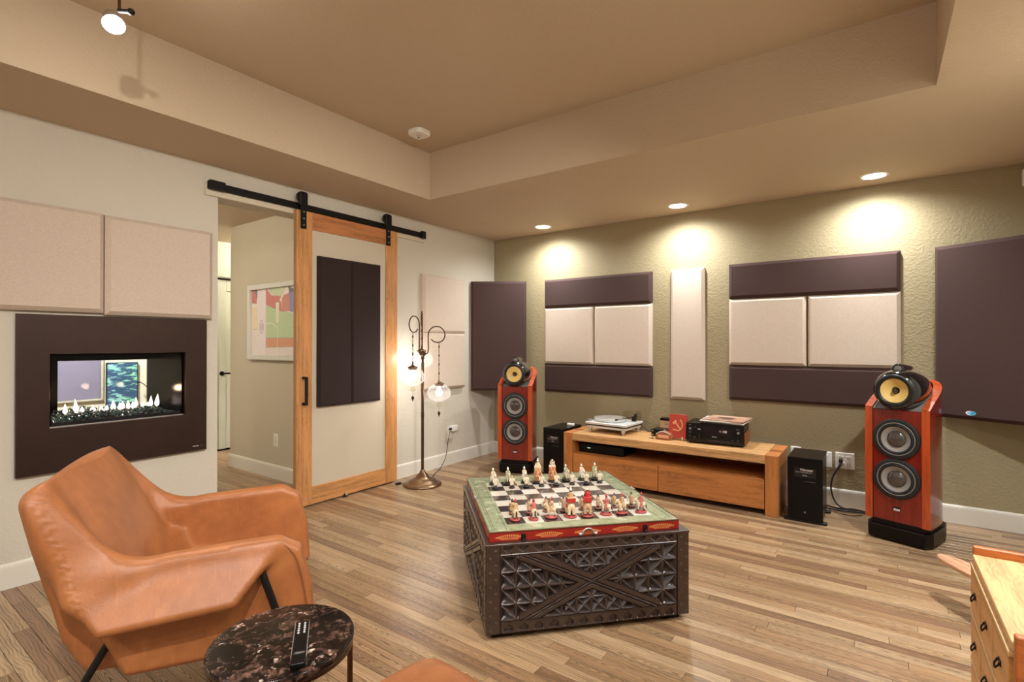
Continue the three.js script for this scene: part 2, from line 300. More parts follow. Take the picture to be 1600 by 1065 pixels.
  struct('baseboard_right', base(ZF - ZB).rotateY(Math.PI).translate(XR, 0, ZF), M.trim);
  // the hall behind
  struct('wall_hall', w(-5.41, xi, 0, HS, oz1 - 0.12, oz1), M.hallWall);
  struct('baseboard_hall', base(xi + 5.424).rotateY(-Math.PI / 2).translate(xi, 0, oz1).applyMatrix4(new THREE.Matrix4()), M.trim);
  struct('wall_hall_end', [w(XH - 0.12, XH, 0, HS, -2.84, ZF), w(XH - 0.12, XH, 2.02, HS, -3.6, -2.84), w(XH - 0.12, XH, 0, HS, ZB, -3.6)], M.hallPale);
  struct('wall_hall_back', w(XH - 0.12, xi, 0, HS, ZB - 0.15, ZB), M.hallPale);
  struct('wall_hall_front', w(XH - 0.12, XL, 0, HS, 1.2, 1.35), M.hallPale);
  struct('ceiling_hall', w(XH - 0.12, XL - 0.14, HS, HS + 0.1, ZB, 1.35), M.ceiling);
  // hall door, seen edge-wise through the opening
  const d = new THREE.Group(); d.name = 'door_1'; d.userData.kind = 'structure'; scene.add(d); d.position.set(XH - 0.05, 0, -3.22);
  const dw = 0.74, dh = 1.99;
  part(d, 'door_slab', [rbox(0.03, dh, dw, -0.005, dh / 2 + 0.012, 0, 0.003), ...[-1, 1].map((s) => rbox(0.014, dh, 0.12, 0.013, dh / 2 + 0.012, s * (dw / 2 - 0.06), 0.003)), rbox(0.0136, 0.24, dw - 0.242, 0.0128, 0.135, 0, 0.003), rbox(0.0136, 0.13, dw - 0.242, 0.0128, dh - 0.055, 0, 0.003)], M.hallPale);
  part(d, 'door_handle', [cyl(0.026, 0.026, 0.012).rotateZ(-Math.PI / 2).translate(0.02, 0.9, dw / 2 - 0.07), rod([0.03, 0.9, dw / 2 - 0.07], [0.06, 0.9, dw / 2 - 0.07], 0.009), rbox(0.012, 0.02, 0.12, 0.062, 0.9, dw / 2 - 0.12, 0.004)], M.blackMetal);
  struct('trim_1', [wbox(XH, XH + 0.014, 2.03, 2.13, -3.7, -2.75), wbox(XH, XH + 0.014, 0, 2.03, -2.825, -2.75)], M.hallPale);
}
// header board behind the sliding-door rail
struct('trim_2', rbox(0.02, 0.075, 2.009, XL + 0.01, 2.2725, -2.5725, 0.003), M.cream);

// ---------------------------------------------------------------- lamps
function can(x, z, label, cd, group) {                  // recessed downlight in the soffit
  const t = thing('downlight', label, 'ceiling light', [x, HS, z], 0, group);
  part(t, 'trim_ring', lathe([[0.07, 0.0], [0.07, -0.004], [0.082, -0.005], [0.09, -0.002], [0.09, 0]], 40), M.whitePlastic);
  part(t, 'lens', cyl(0.07, 0.07, 0.002, 0, -0.0035, 0, 32), M.lamp, 'glowing white lens');
  const l = new THREE.SpotLight(COOL, cd, 0, 1.42, 1, 2); l.position.set(0, -0.012, 0); l.target.position.set(0, -2, 0); l.castShadow = true; l.shadow.radius = 2.2; t.add(l, l.target);
  return t;
}
can(-2.78, -4.43, 'recessed round downlight nearest the corner, above the left four-panel group', LEVEL.wash);
can(-1.405, -4.43, 'middle recessed downlight, above the single tall cream panel', LEVEL.wash);
can(-0.022, -4.45, 'recessed downlight nearest the right edge, above the right four-panel group', LEVEL.wash);
can(0.56, -2.78, 'unseen recessed downlight in the right-hand soffit', LEVEL.room);  // out of view, placed to light the right side of the room
can(0.56, -1.0, 'unseen recessed downlight in the right-hand soffit behind the drawer cabinet', LEVEL.room * 0.5);  // also unseen, placed to light the room from the right
[-2.6, -1.4, -0.2].forEach((x, i) => can(x, 1.4, ['unseen recessed downlight behind the camera, nearest the left wall', 'middle unseen recessed downlight behind the camera', 'unseen recessed downlight behind the camera, nearest the right wall'][i], LEVEL.front, 'downlights behind the camera'));  // unseen lamps placed to light the room from behind the camera
function track(x, y, z, dir, label, group, cd = LEVEL.trackHidden) {            // small spot on a rod under the tray ceiling
  const t = thing('rod_spotlight', label, 'spotlight', [x, HT, z], 0, group), h = y - HT, R = V(...dir).normalize();
  part(t, 'canopy', cyl(0.035, 0.03, 0.02, 0.06, -0.02, 0), M.silver); part(t, 'rod', rod([0.06, 0, 0], [0.06, h + 0.03, 0], 0.0055), M.bronze);
  part(t, 'knuckle', [rod([0.055, h + 0.03, 0], [0.115, h + 0.014, -0.02], 0.008), sph(0.013, 0.115, h + 0.014, -0.02)], M.blackMetal);
  const head = part(t, 'lamp_head', lathe([[0.012, -0.06], [0.03, -0.05], [0.036, 0], [0.039, 0.004], [0.036, 0.006], [0.034, 0]], 28), M.silver);
  head.position.set(0, h, 0); head.quaternion.setFromUnitVectors(V(0, 1, 0), R);
  const lens = part(head, 'lens', lathe([[0, 0.01], [0.02, 0.008], [0.034, 0.002]], 24), M.lamp, 'glowing white lens');
  const l = new THREE.SpotLight(WARM, cd, 0, cd === LEVEL.track ? 1.05 : 0.85, 0.8, 2); l.position.set(R.x * 0.03, h + R.y * 0.03, R.z * 0.03); l.target.position.copy(l.position).add(R); l.castShadow = true; l.shadow.radius = 2; t.add(l, l.target);
  const p = new THREE.PointLight(WARM, LEVEL.trackSpill, 0, 2); p.position.copy(l.position).addScaledVector(R, 0.02); p.castShadow = true; p.shadow.radius = 2; t.add(p);
  return t;
}
track(-2.43, 2.5, -0.72, [0.55, -0.75, 0.1], 'small bright spotlight hanging from a rod beneath the tray ceiling above the armchair', null, LEVEL.track);
track(-0.3, 2.5, -1.2, [-0.72, -0.55, -0.42], 'unseen small rod spotlight over the camera, placed to light the left wall', 'spotlights out of view');  // out of view, aimed to light the far part of the left wall
track(-0.25, 2.5, 0.2, [-0.76, -0.55, -0.34], 'unseen small rod spotlight behind the armchair, placed to light the left wall', 'spotlights out of view');  // unseen as well, aimed to light the left wall by the fireplace
{ // hall and den lights: unseen fittings placed to light the spaces behind the left wall
  const hl = (x, z, cd, label) => { const t = thing('unseen_flush_light', label, 'ceiling light', [x, HS, z]); part(t, 'rim', lathe([[0.1, 0], [0.1, -0.02], [0.09, -0.024]], 32), M.whitePlastic); part(t, 'diffuser', cyl(0.09, 0.095, 0.012, 0, -0.022, 0, 32), glow([1, 0.95, 0.82], 3));
    const p = new THREE.PointLight(new THREE.Color(1, 0.94, 0.8), cd, 0, 2); p.position.set(0, -0.06, 0); p.castShadow = true; p.shadow.radius = 5; t.add(p); };
  hl(-4.7, -0.95, LEVEL.hall, 'unseen flush round ceiling light placed to light the hall behind the sliding door'); hl(-5.9, -3.6, LEVEL.hallEnd, 'unseen flush round ceiling light placed to light the far white hall door'); 
  const t = thing('unseen_picture_light', 'unseen small ceiling spotlight placed to brighten the pictures behind the fireplace', 'spotlight', [-5.0, HS, -1.0]); part(t, 'canopy', cyl(0.05, 0.05, 0.015, 0, -0.015, 0), M.whitePlastic);  // never in view; narrow beam placed to brighten the two pictures
  const hd = part(t, 'head', lathe([[0.02, -0.08], [0.035, -0.07], [0.04, 0], [0.036, 0.004]], 24), M.whitePlastic), R2 = V(-1.25, -1.45, -0.75).normalize(); hd.position.set(0, -0.09, 0); hd.quaternion.setFromUnitVectors(V(0, 1, 0), R2); part(hd, 'lens', cyl(0.034, 0.034, 0.003, 0, 0, 0), M.lamp);
  const l = new THREE.SpotLight(WARM, LEVEL.den, 0, 0.5, 0.5, 2); l.position.set(R2.x * 0.03, -0.09 + R2.y * 0.03, R2.z * 0.03); l.target.position.copy(l.position).add(R2); l.castShadow = true; l.shadow.radius = 2; t.add(l, l.target);
}
{ // smoke alarm on the tray ceiling
  const t = thing('smoke_alarm', 'white rounded square smoke alarm on the tray ceiling near its inner corner', 'smoke alarm', [-2.771, HT, -2.691], 0.05);
  const sq = (s, r) => { const o = []; for (const [cx, cy, a0] of [[s - r, s - r, 0], [-s + r, s - r, 1], [-s + r, -s + r, 2], [s - r, -s + r, 3]]) for (let i = 0; i <= 5; i++) { const a = (a0 + i / 5) * Math.PI / 2; o.push([cx + r * Math.cos(a), cy + r * Math.sin(a)]); } return o; };
  part(t, 'housing', extr(sq(0.06, 0.03), 0.022, 0.008).rotateX(Math.PI / 2).translate(0, -0.004, 0), M.whitePlastic);
  part(t, 'sounder_disc', cyl(0.022, 0.022, 0.003, 0.01, -0.037, 0.01), M.silverMatte); part(t, 'test_button', cyl(0.007, 0.007, 0.004, -0.025, -0.037, -0.02), M.grey);
}

// ---------------------------------------------------------------- acoustic panels
const onLeft = Math.PI / 2;
function panel(name, label, w, h, t, b, mat, pos, turn, group) {
  const o = tag(new THREE.Mesh(rings(w, h, [[0, 0], [0, t - b], [b, t]]), mat), label, 'acoustic panel', group);
  o.name = numbered(name); o.position.set(...pos); o.rotation.y = turn; o.castShadow = o.receiveShadow = true; scene.add(o); return o;
}
const onBack = (label, x0, x1, y0, y1, mat) => panel('acoustic_panel', label, x1 - x0, y1 - y0, 0.05, 0.024, mat, [(x0 + x1) / 2, (y0 + y1) / 2, ZB + 0.002], 0);
onBack('long dark brown acoustic panel topping the left four-panel group on the back wall', -2.914, -1.731, 1.634, 1.93, M.brown);
onBack('left square cream panel of the left four-panel group on the back wall', -2.914, -2.335, 1.04, 1.63, M.beige);
onBack('right square cream panel of the left four-panel group on the back wall', -2.325, -1.731, 1.04, 1.63, M.beige);
onBack('long dark brown panel at the bottom of the left four-panel group, behind the turntable', -2.914, -1.731, 0.746, 1.036, M.brown);
onBack('single narrow upright cream acoustic panel in the middle of the back wall', -1.553, -1.251, 0.748, 1.926, M.beige);
onBack('long dark brown acoustic panel topping the right four-panel group on the back wall', -1.047, 0.133, 1.636, 1.932, M.brown);
onBack('left square cream panel of the right four-panel group on the back wall', -1.047, -0.466, 1.07, 1.632, M.beige);
onBack('right square cream panel of the right four-panel group, above the right loudspeaker', -0.456, 0.133, 1.07, 1.632, M.beige);
onBack('long dark brown panel at the bottom of the right four-panel group, behind the right loudspeaker', -1.047, 0.133, 0.772, 1.066, M.brown);
panel('acoustic_panel', 'large dark brown panel set slantwise across the left corner behind the left loudspeaker', 0.6, 1.185, 0.055, 0.026, M.brown, [-3.375, 1.335, -4.475], 0.62);
{
  const o = panel('acoustic_panel', 'large dark brown panel with a small oval badge, slanting out at the right edge', 0.57, 1.185, 0.055, 0.026, M.brown, [0.59, 1.335, -4.55], -0.5);
  const badge = canvas(128, 80, (g, w, h) => { g.fillStyle = '#2b1d1a'; g.fillRect(0, 0, w, h); g.fillStyle = '#e9eef0'; g.beginPath(); g.ellipse(64, 40, 60, 34, 0, 0, 7); g.fill(); g.fillStyle = '#2f9fc9'; g.beginPath(); g.ellipse(76, 40, 46, 28, 0, 0, 7); g.fill(); g.fillStyle = '#f4f6f6'; g.font = 'bold 30px sans-serif'; g.fillRect(20, 34, 46, 9); g.beginPath(); g.arc(30, 40, 15, 1, 5.2); g.lineWidth = 7; g.strokeStyle = '#f4f6f6'; g.stroke(); g.fillStyle = '#141010'; g.beginPath(); g.arc(30, 40, 8, 0, 7); g.fill(); });
  const s = new THREE.Mesh(extr(disc(28, 1), 0.04), shot(badge, 0.35)); s.name = 'badge'; s.scale.set(0.03, 0.017, 0.04); s.position.set(-0.075, -0.545, 0.055); o.add(s);
  const p = s.geometry.attributes.position, uv = s.geometry.attributes.uv; for (let i = 0; i < p.count; i++) uv.setXY(i, p.getX(i) / 2 + 0.5, p.getY(i) / 2 + 0.5);
  s.userData.label = 'oval blue and white badge';
}
panel('acoustic_panel', 'left of the two wide cream panels above the fireplace, cut by the photo edge', 0.61, 0.566, 0.05, 0.022, M.beige, [XL + 0.002, 1.707, -0.717], onLeft);
panel('acoustic_panel', 'right of the two wide cream panels above the fireplace, beside the hall opening', 0.578, 0.57, 0.05, 0.022, M.beige, [XL + 0.002, 1.7, -1.317], onLeft);
panel('acoustic_panel', 'upper cream panel on the left wall behind the floor lamp', 0.622, 0.57, 0.05, 0.022, M.beige, [XL + 0.002, 1.645, -3.845], onLeft);
panel('acoustic_panel', 'lower cream panel on the left wall behind the floor lamp', 0.622, 0.564, 0.05, 0.022, M.beige, [XL + 0.002, 1.075, -3.845], onLeft);

// ---------------------------------------------------------------- fireplace in the left wall
{
  const zc = -1.118, t = thing('fireplace', 'see-through gas fireplace in a wide dark bronze metal surround on the left wall', 'fireplace', [XL, 0, zc]), d = 0.56;
  // local axes: x out of the wall, z as the room's
  const z0 = -1.452 - zc, z1 = -0.79 - zc, y0 = 0.795, y1 = 1.197;
  const outer = [[-0.456, 0.561], [0.456, 0.561], [0.456, 1.403], [-0.456, 1.403]], hole = [[-z1, y0], [-z0, y0], [-z0, y1], [-z1, y1]];
  part(t, 'surround', uvm(extr(outer, 0.026, 0.002, [hole]).rotateY(Math.PI / 2).translate(0.003, 0, 0), 'z'), M.surround);
  const dark = phys({ color: css('#050303'), roughness: 0.22, specularIntensity: 0.12 });
  const r0 = -1.475 - zc, r1 = -0.955 - zc, ry0 = 0.8, ry1 = 1.14, xb = -d + 0.01;
  const wall = (p) => meshOf([...p[0], ...p[1], ...p[2], ...p[0], ...p[2], ...p[3]]);
  part(t, 'side_liner', box(d, y1 - y0, 0.012, -d / 2, (y0 + y1) / 2, z0 + 0.007), dark); part(t, 'side_liner', box(d, y1 - y0, 0.012, -d / 2, (y0 + y1) / 2, z1 - 0.007), dark);
  part(t, 'top_liner', box(d, 0.012, z1 - z0, -d / 2, y1 - 0.007, 0), dark);
  part(t, 'burner_tray', [box(d, 0.012, z1 - z0, -d / 2, y0 + 0.007, 0), box(0.004, 0.02, z1 - z0 - 0.02, -0.02, y0 + 0.016, 0)], M.blackMetal); part(t, 'front_lip', box(0.006, 0.006, z1 - z0, 0.0, y0 + 0.004, 0), M.silver);
  part(t, 'rear_frame', extr([[-z1, y0], [-z0, y0], [-z0, y1], [-z1, y1]], 0.012, 0, [[[-r1, ry0], [-r0 - 0.03, ry0], [-r0 - 0.03, ry1], [-r1, ry1]]]).rotateY(Math.PI / 2).translate(-d + 0.004, 0, 0), dark);
  part(t, 'glass_pane', box(0.004, y1 - y0 - 0.004, z1 - z0 - 0.004, -0.012, (y0 + y1) / 2, 0), M.glass); part(t, 'glass_pane', box(0.004, ry1 - ry0, r1 - r0 - 0.03, -d + 0.03, (ry0 + ry1) / 2, (r0 + r1) / 2 + 0.015), M.glass);
  // crushed glass bed
  const chips = new THREE.InstancedMesh(new THREE.DodecahedronGeometry(0.008), phys({ color: css('#3d4f4d'), roughness: 0.12, clearcoat: 0.6 }), 1700), o = new THREE.Object3D(), c = new THREE.Color();
  for (let i = 0; i < 1700; i++) { const x = rr(-0.5, -0.03), z = rr(z0 + 0.03, z1 - 0.03), edge = Math.min(1, (z - z0 - 0.02) / 0.12, (z1 - 0.02 - z) / 0.12); o.position.set(x, y0 + 0.018 + rr(0, 0.034) * edge + 0.006 * Math.sin(z * 23), z); o.rotation.set(rr(0, 6), rr(0, 6), rr(0, 6)); o.scale.set(rr(0.5, 1.2), rr(0.4, 0.9), rr(0.5, 1.2)); o.updateMatrix(); chips.setMatrixAt(i, o.matrix); const k = rr(0.3, 1.6); chips.setColorAt(i, c.setRGB(k, k * 1.02, k)); }
  chips.name = 'crushed_glass'; chips.userData.kind = 'stuff'; chips.castShadow = chips.receiveShadow = true; t.add(chips);
  const fl = [[-0.92, 0.075], [-0.968, 0.105], [-1.002, 0.045], [-1.05, 0.05], [-1.085, 0.045], [-1.12, 0.04], [-1.15, 0.075], [-1.18, 0.06], [-1.205, 0.062], [-1.23, 0.07], [-1.255, 0.06], [-1.278, 0.085], [-1.31, 0.05], [-1.33, 0.045], [-1.358, 0.088], [-1.385, 0.1]];
  const geo = lathe([[0, 0], [0.011, 0.1], [0.016, 0.25], [0.014, 0.45], [0.008, 0.7], [0.003, 0.9], [0, 1]], 12);
  fl.forEach(([z, h], i) => { const f = part(t, 'flame', geo, M.flame); f.position.set(-0.24 + 0.02 * Math.sin(i * 2.1), y0 + 0.042, z - zc); f.scale.set(rr(0.6, 0.95), h * 0.85, rr(0.6, 0.95)); f.rotation.set(rr(-0.08, 0.08), rr(0, 6), rr(-0.1, 0.1)); });
  for (const z of [-0.95, -1.17, -1.37]) { const p = new THREE.PointLight(new THREE.Color(1, 0.66, 0.42), LEVEL.fire, 0, 2); p.position.set(-0.22, y0 + 0.16, z - zc); p.castShadow = true; t.add(p); }
  const logo = canvas(256, 32, (g, w, h) => { g.fillStyle = '#38291f'; g.fillRect(0, 0, w, h); g.fillStyle = '#f0e8e2'; g.font = 'bold 30px sans-serif'; g.fillText('montigo', 20, 27, 216); });
  const lg = part(t, 'maker_plate', new THREE.PlaneGeometry(0.07, 0.009), shot(logo, 0.5), 'tiny white lettering'); lg.rotation.y = Math.PI / 2; lg.position.set(0.0325, 0.59, -0.405);
}
{ // what is seen through the fire: pictures on the far wall of the room behind
  const p = thing('grey_board', 'plain grey violet framed board seen through the fireplace glass, left of the green picture', 'framed board', [XH, 1.05, -1.42], onLeft);
  part(p, 'board', rings(0.66, 0.68, [[0, 0], [0, 0.02], [0.004, 0.022]]), M.lilac); part(p, 'frame', [rbox(0.7, 0.02, 0.03, 0, 0.35, 0.015), rbox(0.7, 0.02, 0.03, 0, -0.35, 0.015), rbox(0.02, 0.72, 0.03, 0.345, 0, 0.015), rbox(0.02, 0.72, 0.03, -0.345, 0, 0.015)], M.hallPale);
  const sea = tex(256, 384, 1, 1, (u, v) => { const w = fbm(u + 0.08 * Math.sin(v * 30), v, 5, 26, 4, 51), f = smooth(0.45, 0.68, w), g = smooth(0.35, 0.7, u); return [mix(0.2, 0.58, f), mix(0.34, 0.84 + 0.05 * g, f), mix(0.48, 0.82 - 0.1 * g, f)]; });
  const s = thing('sea_picture', 'rippled green and blue canvas picture seen through the fireplace glass', 'picture', [XH, 0.82, -1.93], onLeft);
  const cg = rings(0.255, 0.47, [[0, 0], [0, 0.03], [0.003, 0.033]]), pp = cg.attributes.position; for (let i = 0; i < pp.count; i++) cg.attributes.uv.setXY(i, pp.getX(i) / 0.255 + 0.5, pp.getY(i) / 0.47 + 0.5);
  part(s, 'canvas', cg, shot(sea, 0.6)); part(s, 'edge', [rbox(0.262, 0.006, 0.034, 0, 0.237, 0.017, 0.002), rbox(0.262, 0.006, 0.034, 0, -0.237, 0.017, 0.002), rbox(0.006, 0.47, 0.034, 0.13, 0, 0.017, 0.002), rbox(0.006, 0.47, 0.034, -0.13, 0, 0.017, 0.002)], M.black);
  const l = thing('arc_lamp', 'thin dark arched rod right of the green picture behind the fireplace', 'lamp', [XH + 0.12, 0, -2.16], 0);
  part(l, 'stem', tube([[0, 0.02, 0], [0, 0.6, 0], [0, 0.74, 0.02], [0, 0.82, 0.06], [0, 0.86, 0.11]], 0.004), M.blackMetal); part(l, 'base', lathe([[0, 0.022], [0.09, 0.018], [0.1, 0.006], [0.1, 0]]), M.blackMetal); part(l, 'head', lathe([[0.006, 0.02], [0.016, 0], [0.014, 0]]).rotateX(0.4).translate(0, 0.85, 0.12), M.blackMetal);
}

// ---------------------------------------------------------------- sliding barn door
{
  const zc = -2.685, t = thing('barn_door', 'tall sliding barn door with a light wood frame and pale centre panel', 'door', [-3.575, 0, zc]), th = 0.045;
  const hz = 0.495, top = 2.262, sw = 0.132, g = (w, h, d, y, z, gr) => uvm(rbox(w, h, d, 0, y, z, 0.004), gr, rnd(), rnd());
  part(t, 'stile', g(th, top - 0.013, sw, (top + 0.013) / 2, hz - sw / 2, 'y'), M.alder); part(t, 'stile', g(th, top - 0.013, sw, (top + 0.013) / 2, -hz + sw / 2, 'y'), M.alder);
  part(t, 'top_rail', g(th, top - 2.128, 2 * (hz - sw), (top + 2.128) / 2, 0, 'z'), M.alderDark); part(t, 'bottom_rail', g(th, 0.137, 2 * (hz - sw), 0.0815, 0, 'z'), M.alder);
  part(t, 'centre_panel', rbox(0.02, 1.98, 2 * (hz - sw) + 0.01, 0.002, 1.139, 0, 0.002), std({ color: css('#c5b8a2'), roughness: 0.35 }));
  part(t, 'pull_handle', [rbox(0.014, 0.215, 0.022, 0.067, 0.892, hz - 0.055, 0.003), rbox(0.05, 0.02, 0.02, 0.044, 0.99, hz - 0.055, 0.003), rbox(0.05, 0.02, 0.02, 0.044, 0.794, hz - 0.055, 0.003)], M.blackMetal);
  for (const z of [0.465 - 0.002, -0.365]) {
    const h = part(t, 'hanger', [rbox(0.008, 0.28, 0.048, 0.0275, 2.262, z - 0.02, 0.002), rbox(0.03, 0.105, 0.07, 0.03, 2.345, z - 0.015, 0.012)], M.blackMetal);
    part(h, 'wheel', cylZ(0.04, 0.04, 0.02, 0, 0, 0).rotateY(Math.PI / 2).translate(0.0, 2.365, z - 0.015), M.black);
    part(h, 'bolt', [2.2, 2.15, 2.25].map((y) => cyl(0.006, 0.005, 0.006).rotateZ(-Math.PI / 2).translate(0.031, y, z - 0.02)), M.silver);
  }
  const r = thing('door_rail', 'long flat black steel rail carrying the sliding barn door', 'rail', [XL, 0, 0]);
  part(r, 'bar', rbox(0.008, 0.05, 1.99, 0.034, 2.298, -2.57, 0.002), M.blackMetal);
  part(r, 'end_stop', rbox(0.03, 0.06, 0.1, 0.045, 2.3, -1.63, 0.004), M.blackMetal); part(r, 'end_stop', rbox(0.03, 0.07, 0.05, 0.045, 2.3, -3.53, 0.004), M.blackMetal);
  for (let i = 0; i < 5; i++) part(r, 'spacer', cyl(0.012, 0.012, 0.03).rotateZ(-Math.PI / 2).translate(0.004, 2.298, -1.65 - i * 0.46), M.blackMetal);
  const f = thing('floor_guide', 'small dark floor guide under the barn door', 'door guide', [-3.545, 0, -2.62]); part(f, 'bracket', [rbox(0.016, 0.03, 0.03, 0.004, 0.015, 0, 0.003), rbox(0.05, 0.006, 0.03, -0.02, 0.003, 0, 0.002)], M.bronze); part(f, 'roller', sph(0.011, 0.014, 0.025, 0), M.silver);
  panel('acoustic_panel', 'left of two very dark upright panels hung on the barn door', 0.302, 1.175, 0.04, 0.014, M.doorBrown, [-3.562, 1.345, -2.515], onLeft);
  panel('acoustic_panel', 'right of two very dark upright panels hung on the barn door', 0.302, 1.175, 0.04, 0.014, M.doorBrown, [-3.562, 1.345, -2.82], onLeft);
}
{ // picture and switch in the hall
  const W = 0.93, H = 0.715, t = thing('framed_picture', 'white framed abstract picture of coloured patches on the hall wall', 'picture', [-4.535, 1.455, -2.598]);
  const art = canvas(640, 480, (g, w, h) => {
    const P = (c, ...q) => { g.fillStyle = c; g.beginPath(); q.forEach(([x, y], i) => (i ? g.lineTo(x * w, y * h) : g.moveTo(x * w, y * h))); g.fill(); g.strokeStyle = 'rgba(70,50,60,.6)'; g.lineWidth = 2; g.stroke(); };
    g.fillStyle = '#e6d8d2'; g.fillRect(0, 0, w, h);
    P('#b5473f', [0, 0], [0.14, 0], [0.1, 0.22], [0, 0.2]); P('#4f4560', [0.06, 0], [0.13, 0], [0.1, 0.15]); P('#e4d5dc', [0.12, 0], [0.3, 0], [0.3, 1], [0.14, 1]); P('#e9cf9c', [0.01, 0.28], [0.1, 0.3], [0.12, 0.62], [0.02, 0.6]);
    P('#b3463f', [0.3, 0], [0.42, 0.12], [0.6, 0.14], [0.62, 0.36], [0.3, 0.24]); P('#b9c39a', [0.32, 0], [0.72, 0], [0.6, 0.13], [0.44, 0.12]); P('#b55a4c', [0.62, 0.14], [0.76, 0.1], [0.78, 0.36], [0.62, 0.36]); P('#5d5fa8', [0.76, 0.08], [1, 0.1], [1, 0.4], [0.78, 0.37]); P('#3b3744', [0.74, 0], [0.9, 0.08], [0.76, 0.1]);
    P('#9dbb7c', [0.3, 0.25], [0.62, 0.36], [1, 0.42], [1, 0.74], [0.3, 0.74]); P('#c96d3f', [0.3, 0.74], [1, 0.74], [1, 0.86], [0.3, 0.88]); P('#d8cbc4', [0.3, 0.88], [1, 0.86], [1, 1], [0.3, 1]); P('#ddd2bc', [0.5, 0.22], [0.57, 0.22], [0.56, 0.52], [0.51, 0.52]); P('#e8dcc6', [0.57, 0.2], [0.68, 0.02], [0.71, 0.02], [0.6, 0.22]);
    g.strokeStyle = '#8f7078'; g.lineWidth = 5; for (const k of [1, 0.6, 0.25]) { g.beginPath(); g.ellipse(0.21 * w, 0.57 * h, 26 * k, 46 * k, 0, 0, 7); g.stroke(); }
    g.strokeStyle = 'rgba(250,240,225,.85)'; g.lineWidth = 4; g.beginPath(); g.moveTo(0.54 * w, 0.55 * h); g.lineTo(0.53 * w, h); g.stroke(); g.beginPath(); g.moveTo(0.3 * w, 0.52 * h); g.quadraticCurveTo(0.46 * w, 0.5 * h, 0.52 * w, 0.6 * h); g.stroke();
    g.fillStyle = 'rgba(238,226,214,.34)'; g.fillRect(0, 0, w, h);
    for (let i = 0; i < 900; i++) { g.fillStyle = rnd() < 0.5 ? 'rgba(255,250,240,.28)' : 'rgba(80,50,50,.14)'; g.fillRect(rnd() * w, rnd() * h, 1 + rnd() * 7, 1 + rnd() * 5); }
  });
  part(t, 'print', new THREE.PlaneGeometry(W - 0.08, H - 0.08).translate(0, 0, 0.012), shot(art, 0.5));
  part(t, 'frame', [rbox(W, 0.046, 0.04, 0, H / 2 - 0.023, 0.02), rbox(W, 0.046, 0.04, 0, -H / 2 + 0.023, 0.02), rbox(0.046, H - 0.09, 0.04, W / 2 - 0.023, 0, 0.02), rbox(0.046, H - 0.09, 0.04, -W / 2 + 0.023, 0, 0.02)], std({ color: css('#e2ddd2'), roughness: 0.6, map: T.speckle }));
  const s = thing('wall_switch', 'white wall plate low on the hall wall below the framed picture', 'wall switch', [-4.548, 0.355, -2.6]);
  part(s, 'plate', rings(0.07, 0.115, [[0, 0], [0, 0.003], [0.004, 0.006]]), M.whitePlastic); part(s, 'rocker', rbox(0.034, 0.07, 0.006, 0, 0, 0.007, 0.002), M.trim);
}
{ // sensor box high on the back wall at the right edge
  const t = thing('sensor_box', 'small white box high on the back wall at the right photo edge', 'sensor', [0.815, 2.342, ZB + 0.002]);
  part(t, 'housing', rbox(0.085, 0.11, 0.05, 0, 0, 0.025, 0.01, 3), M.whitePlastic); part(t, 'window', rbox(0.03, 0.02, 0.004, 0, -0.02, 0.051, 0.002), M.grey);
}

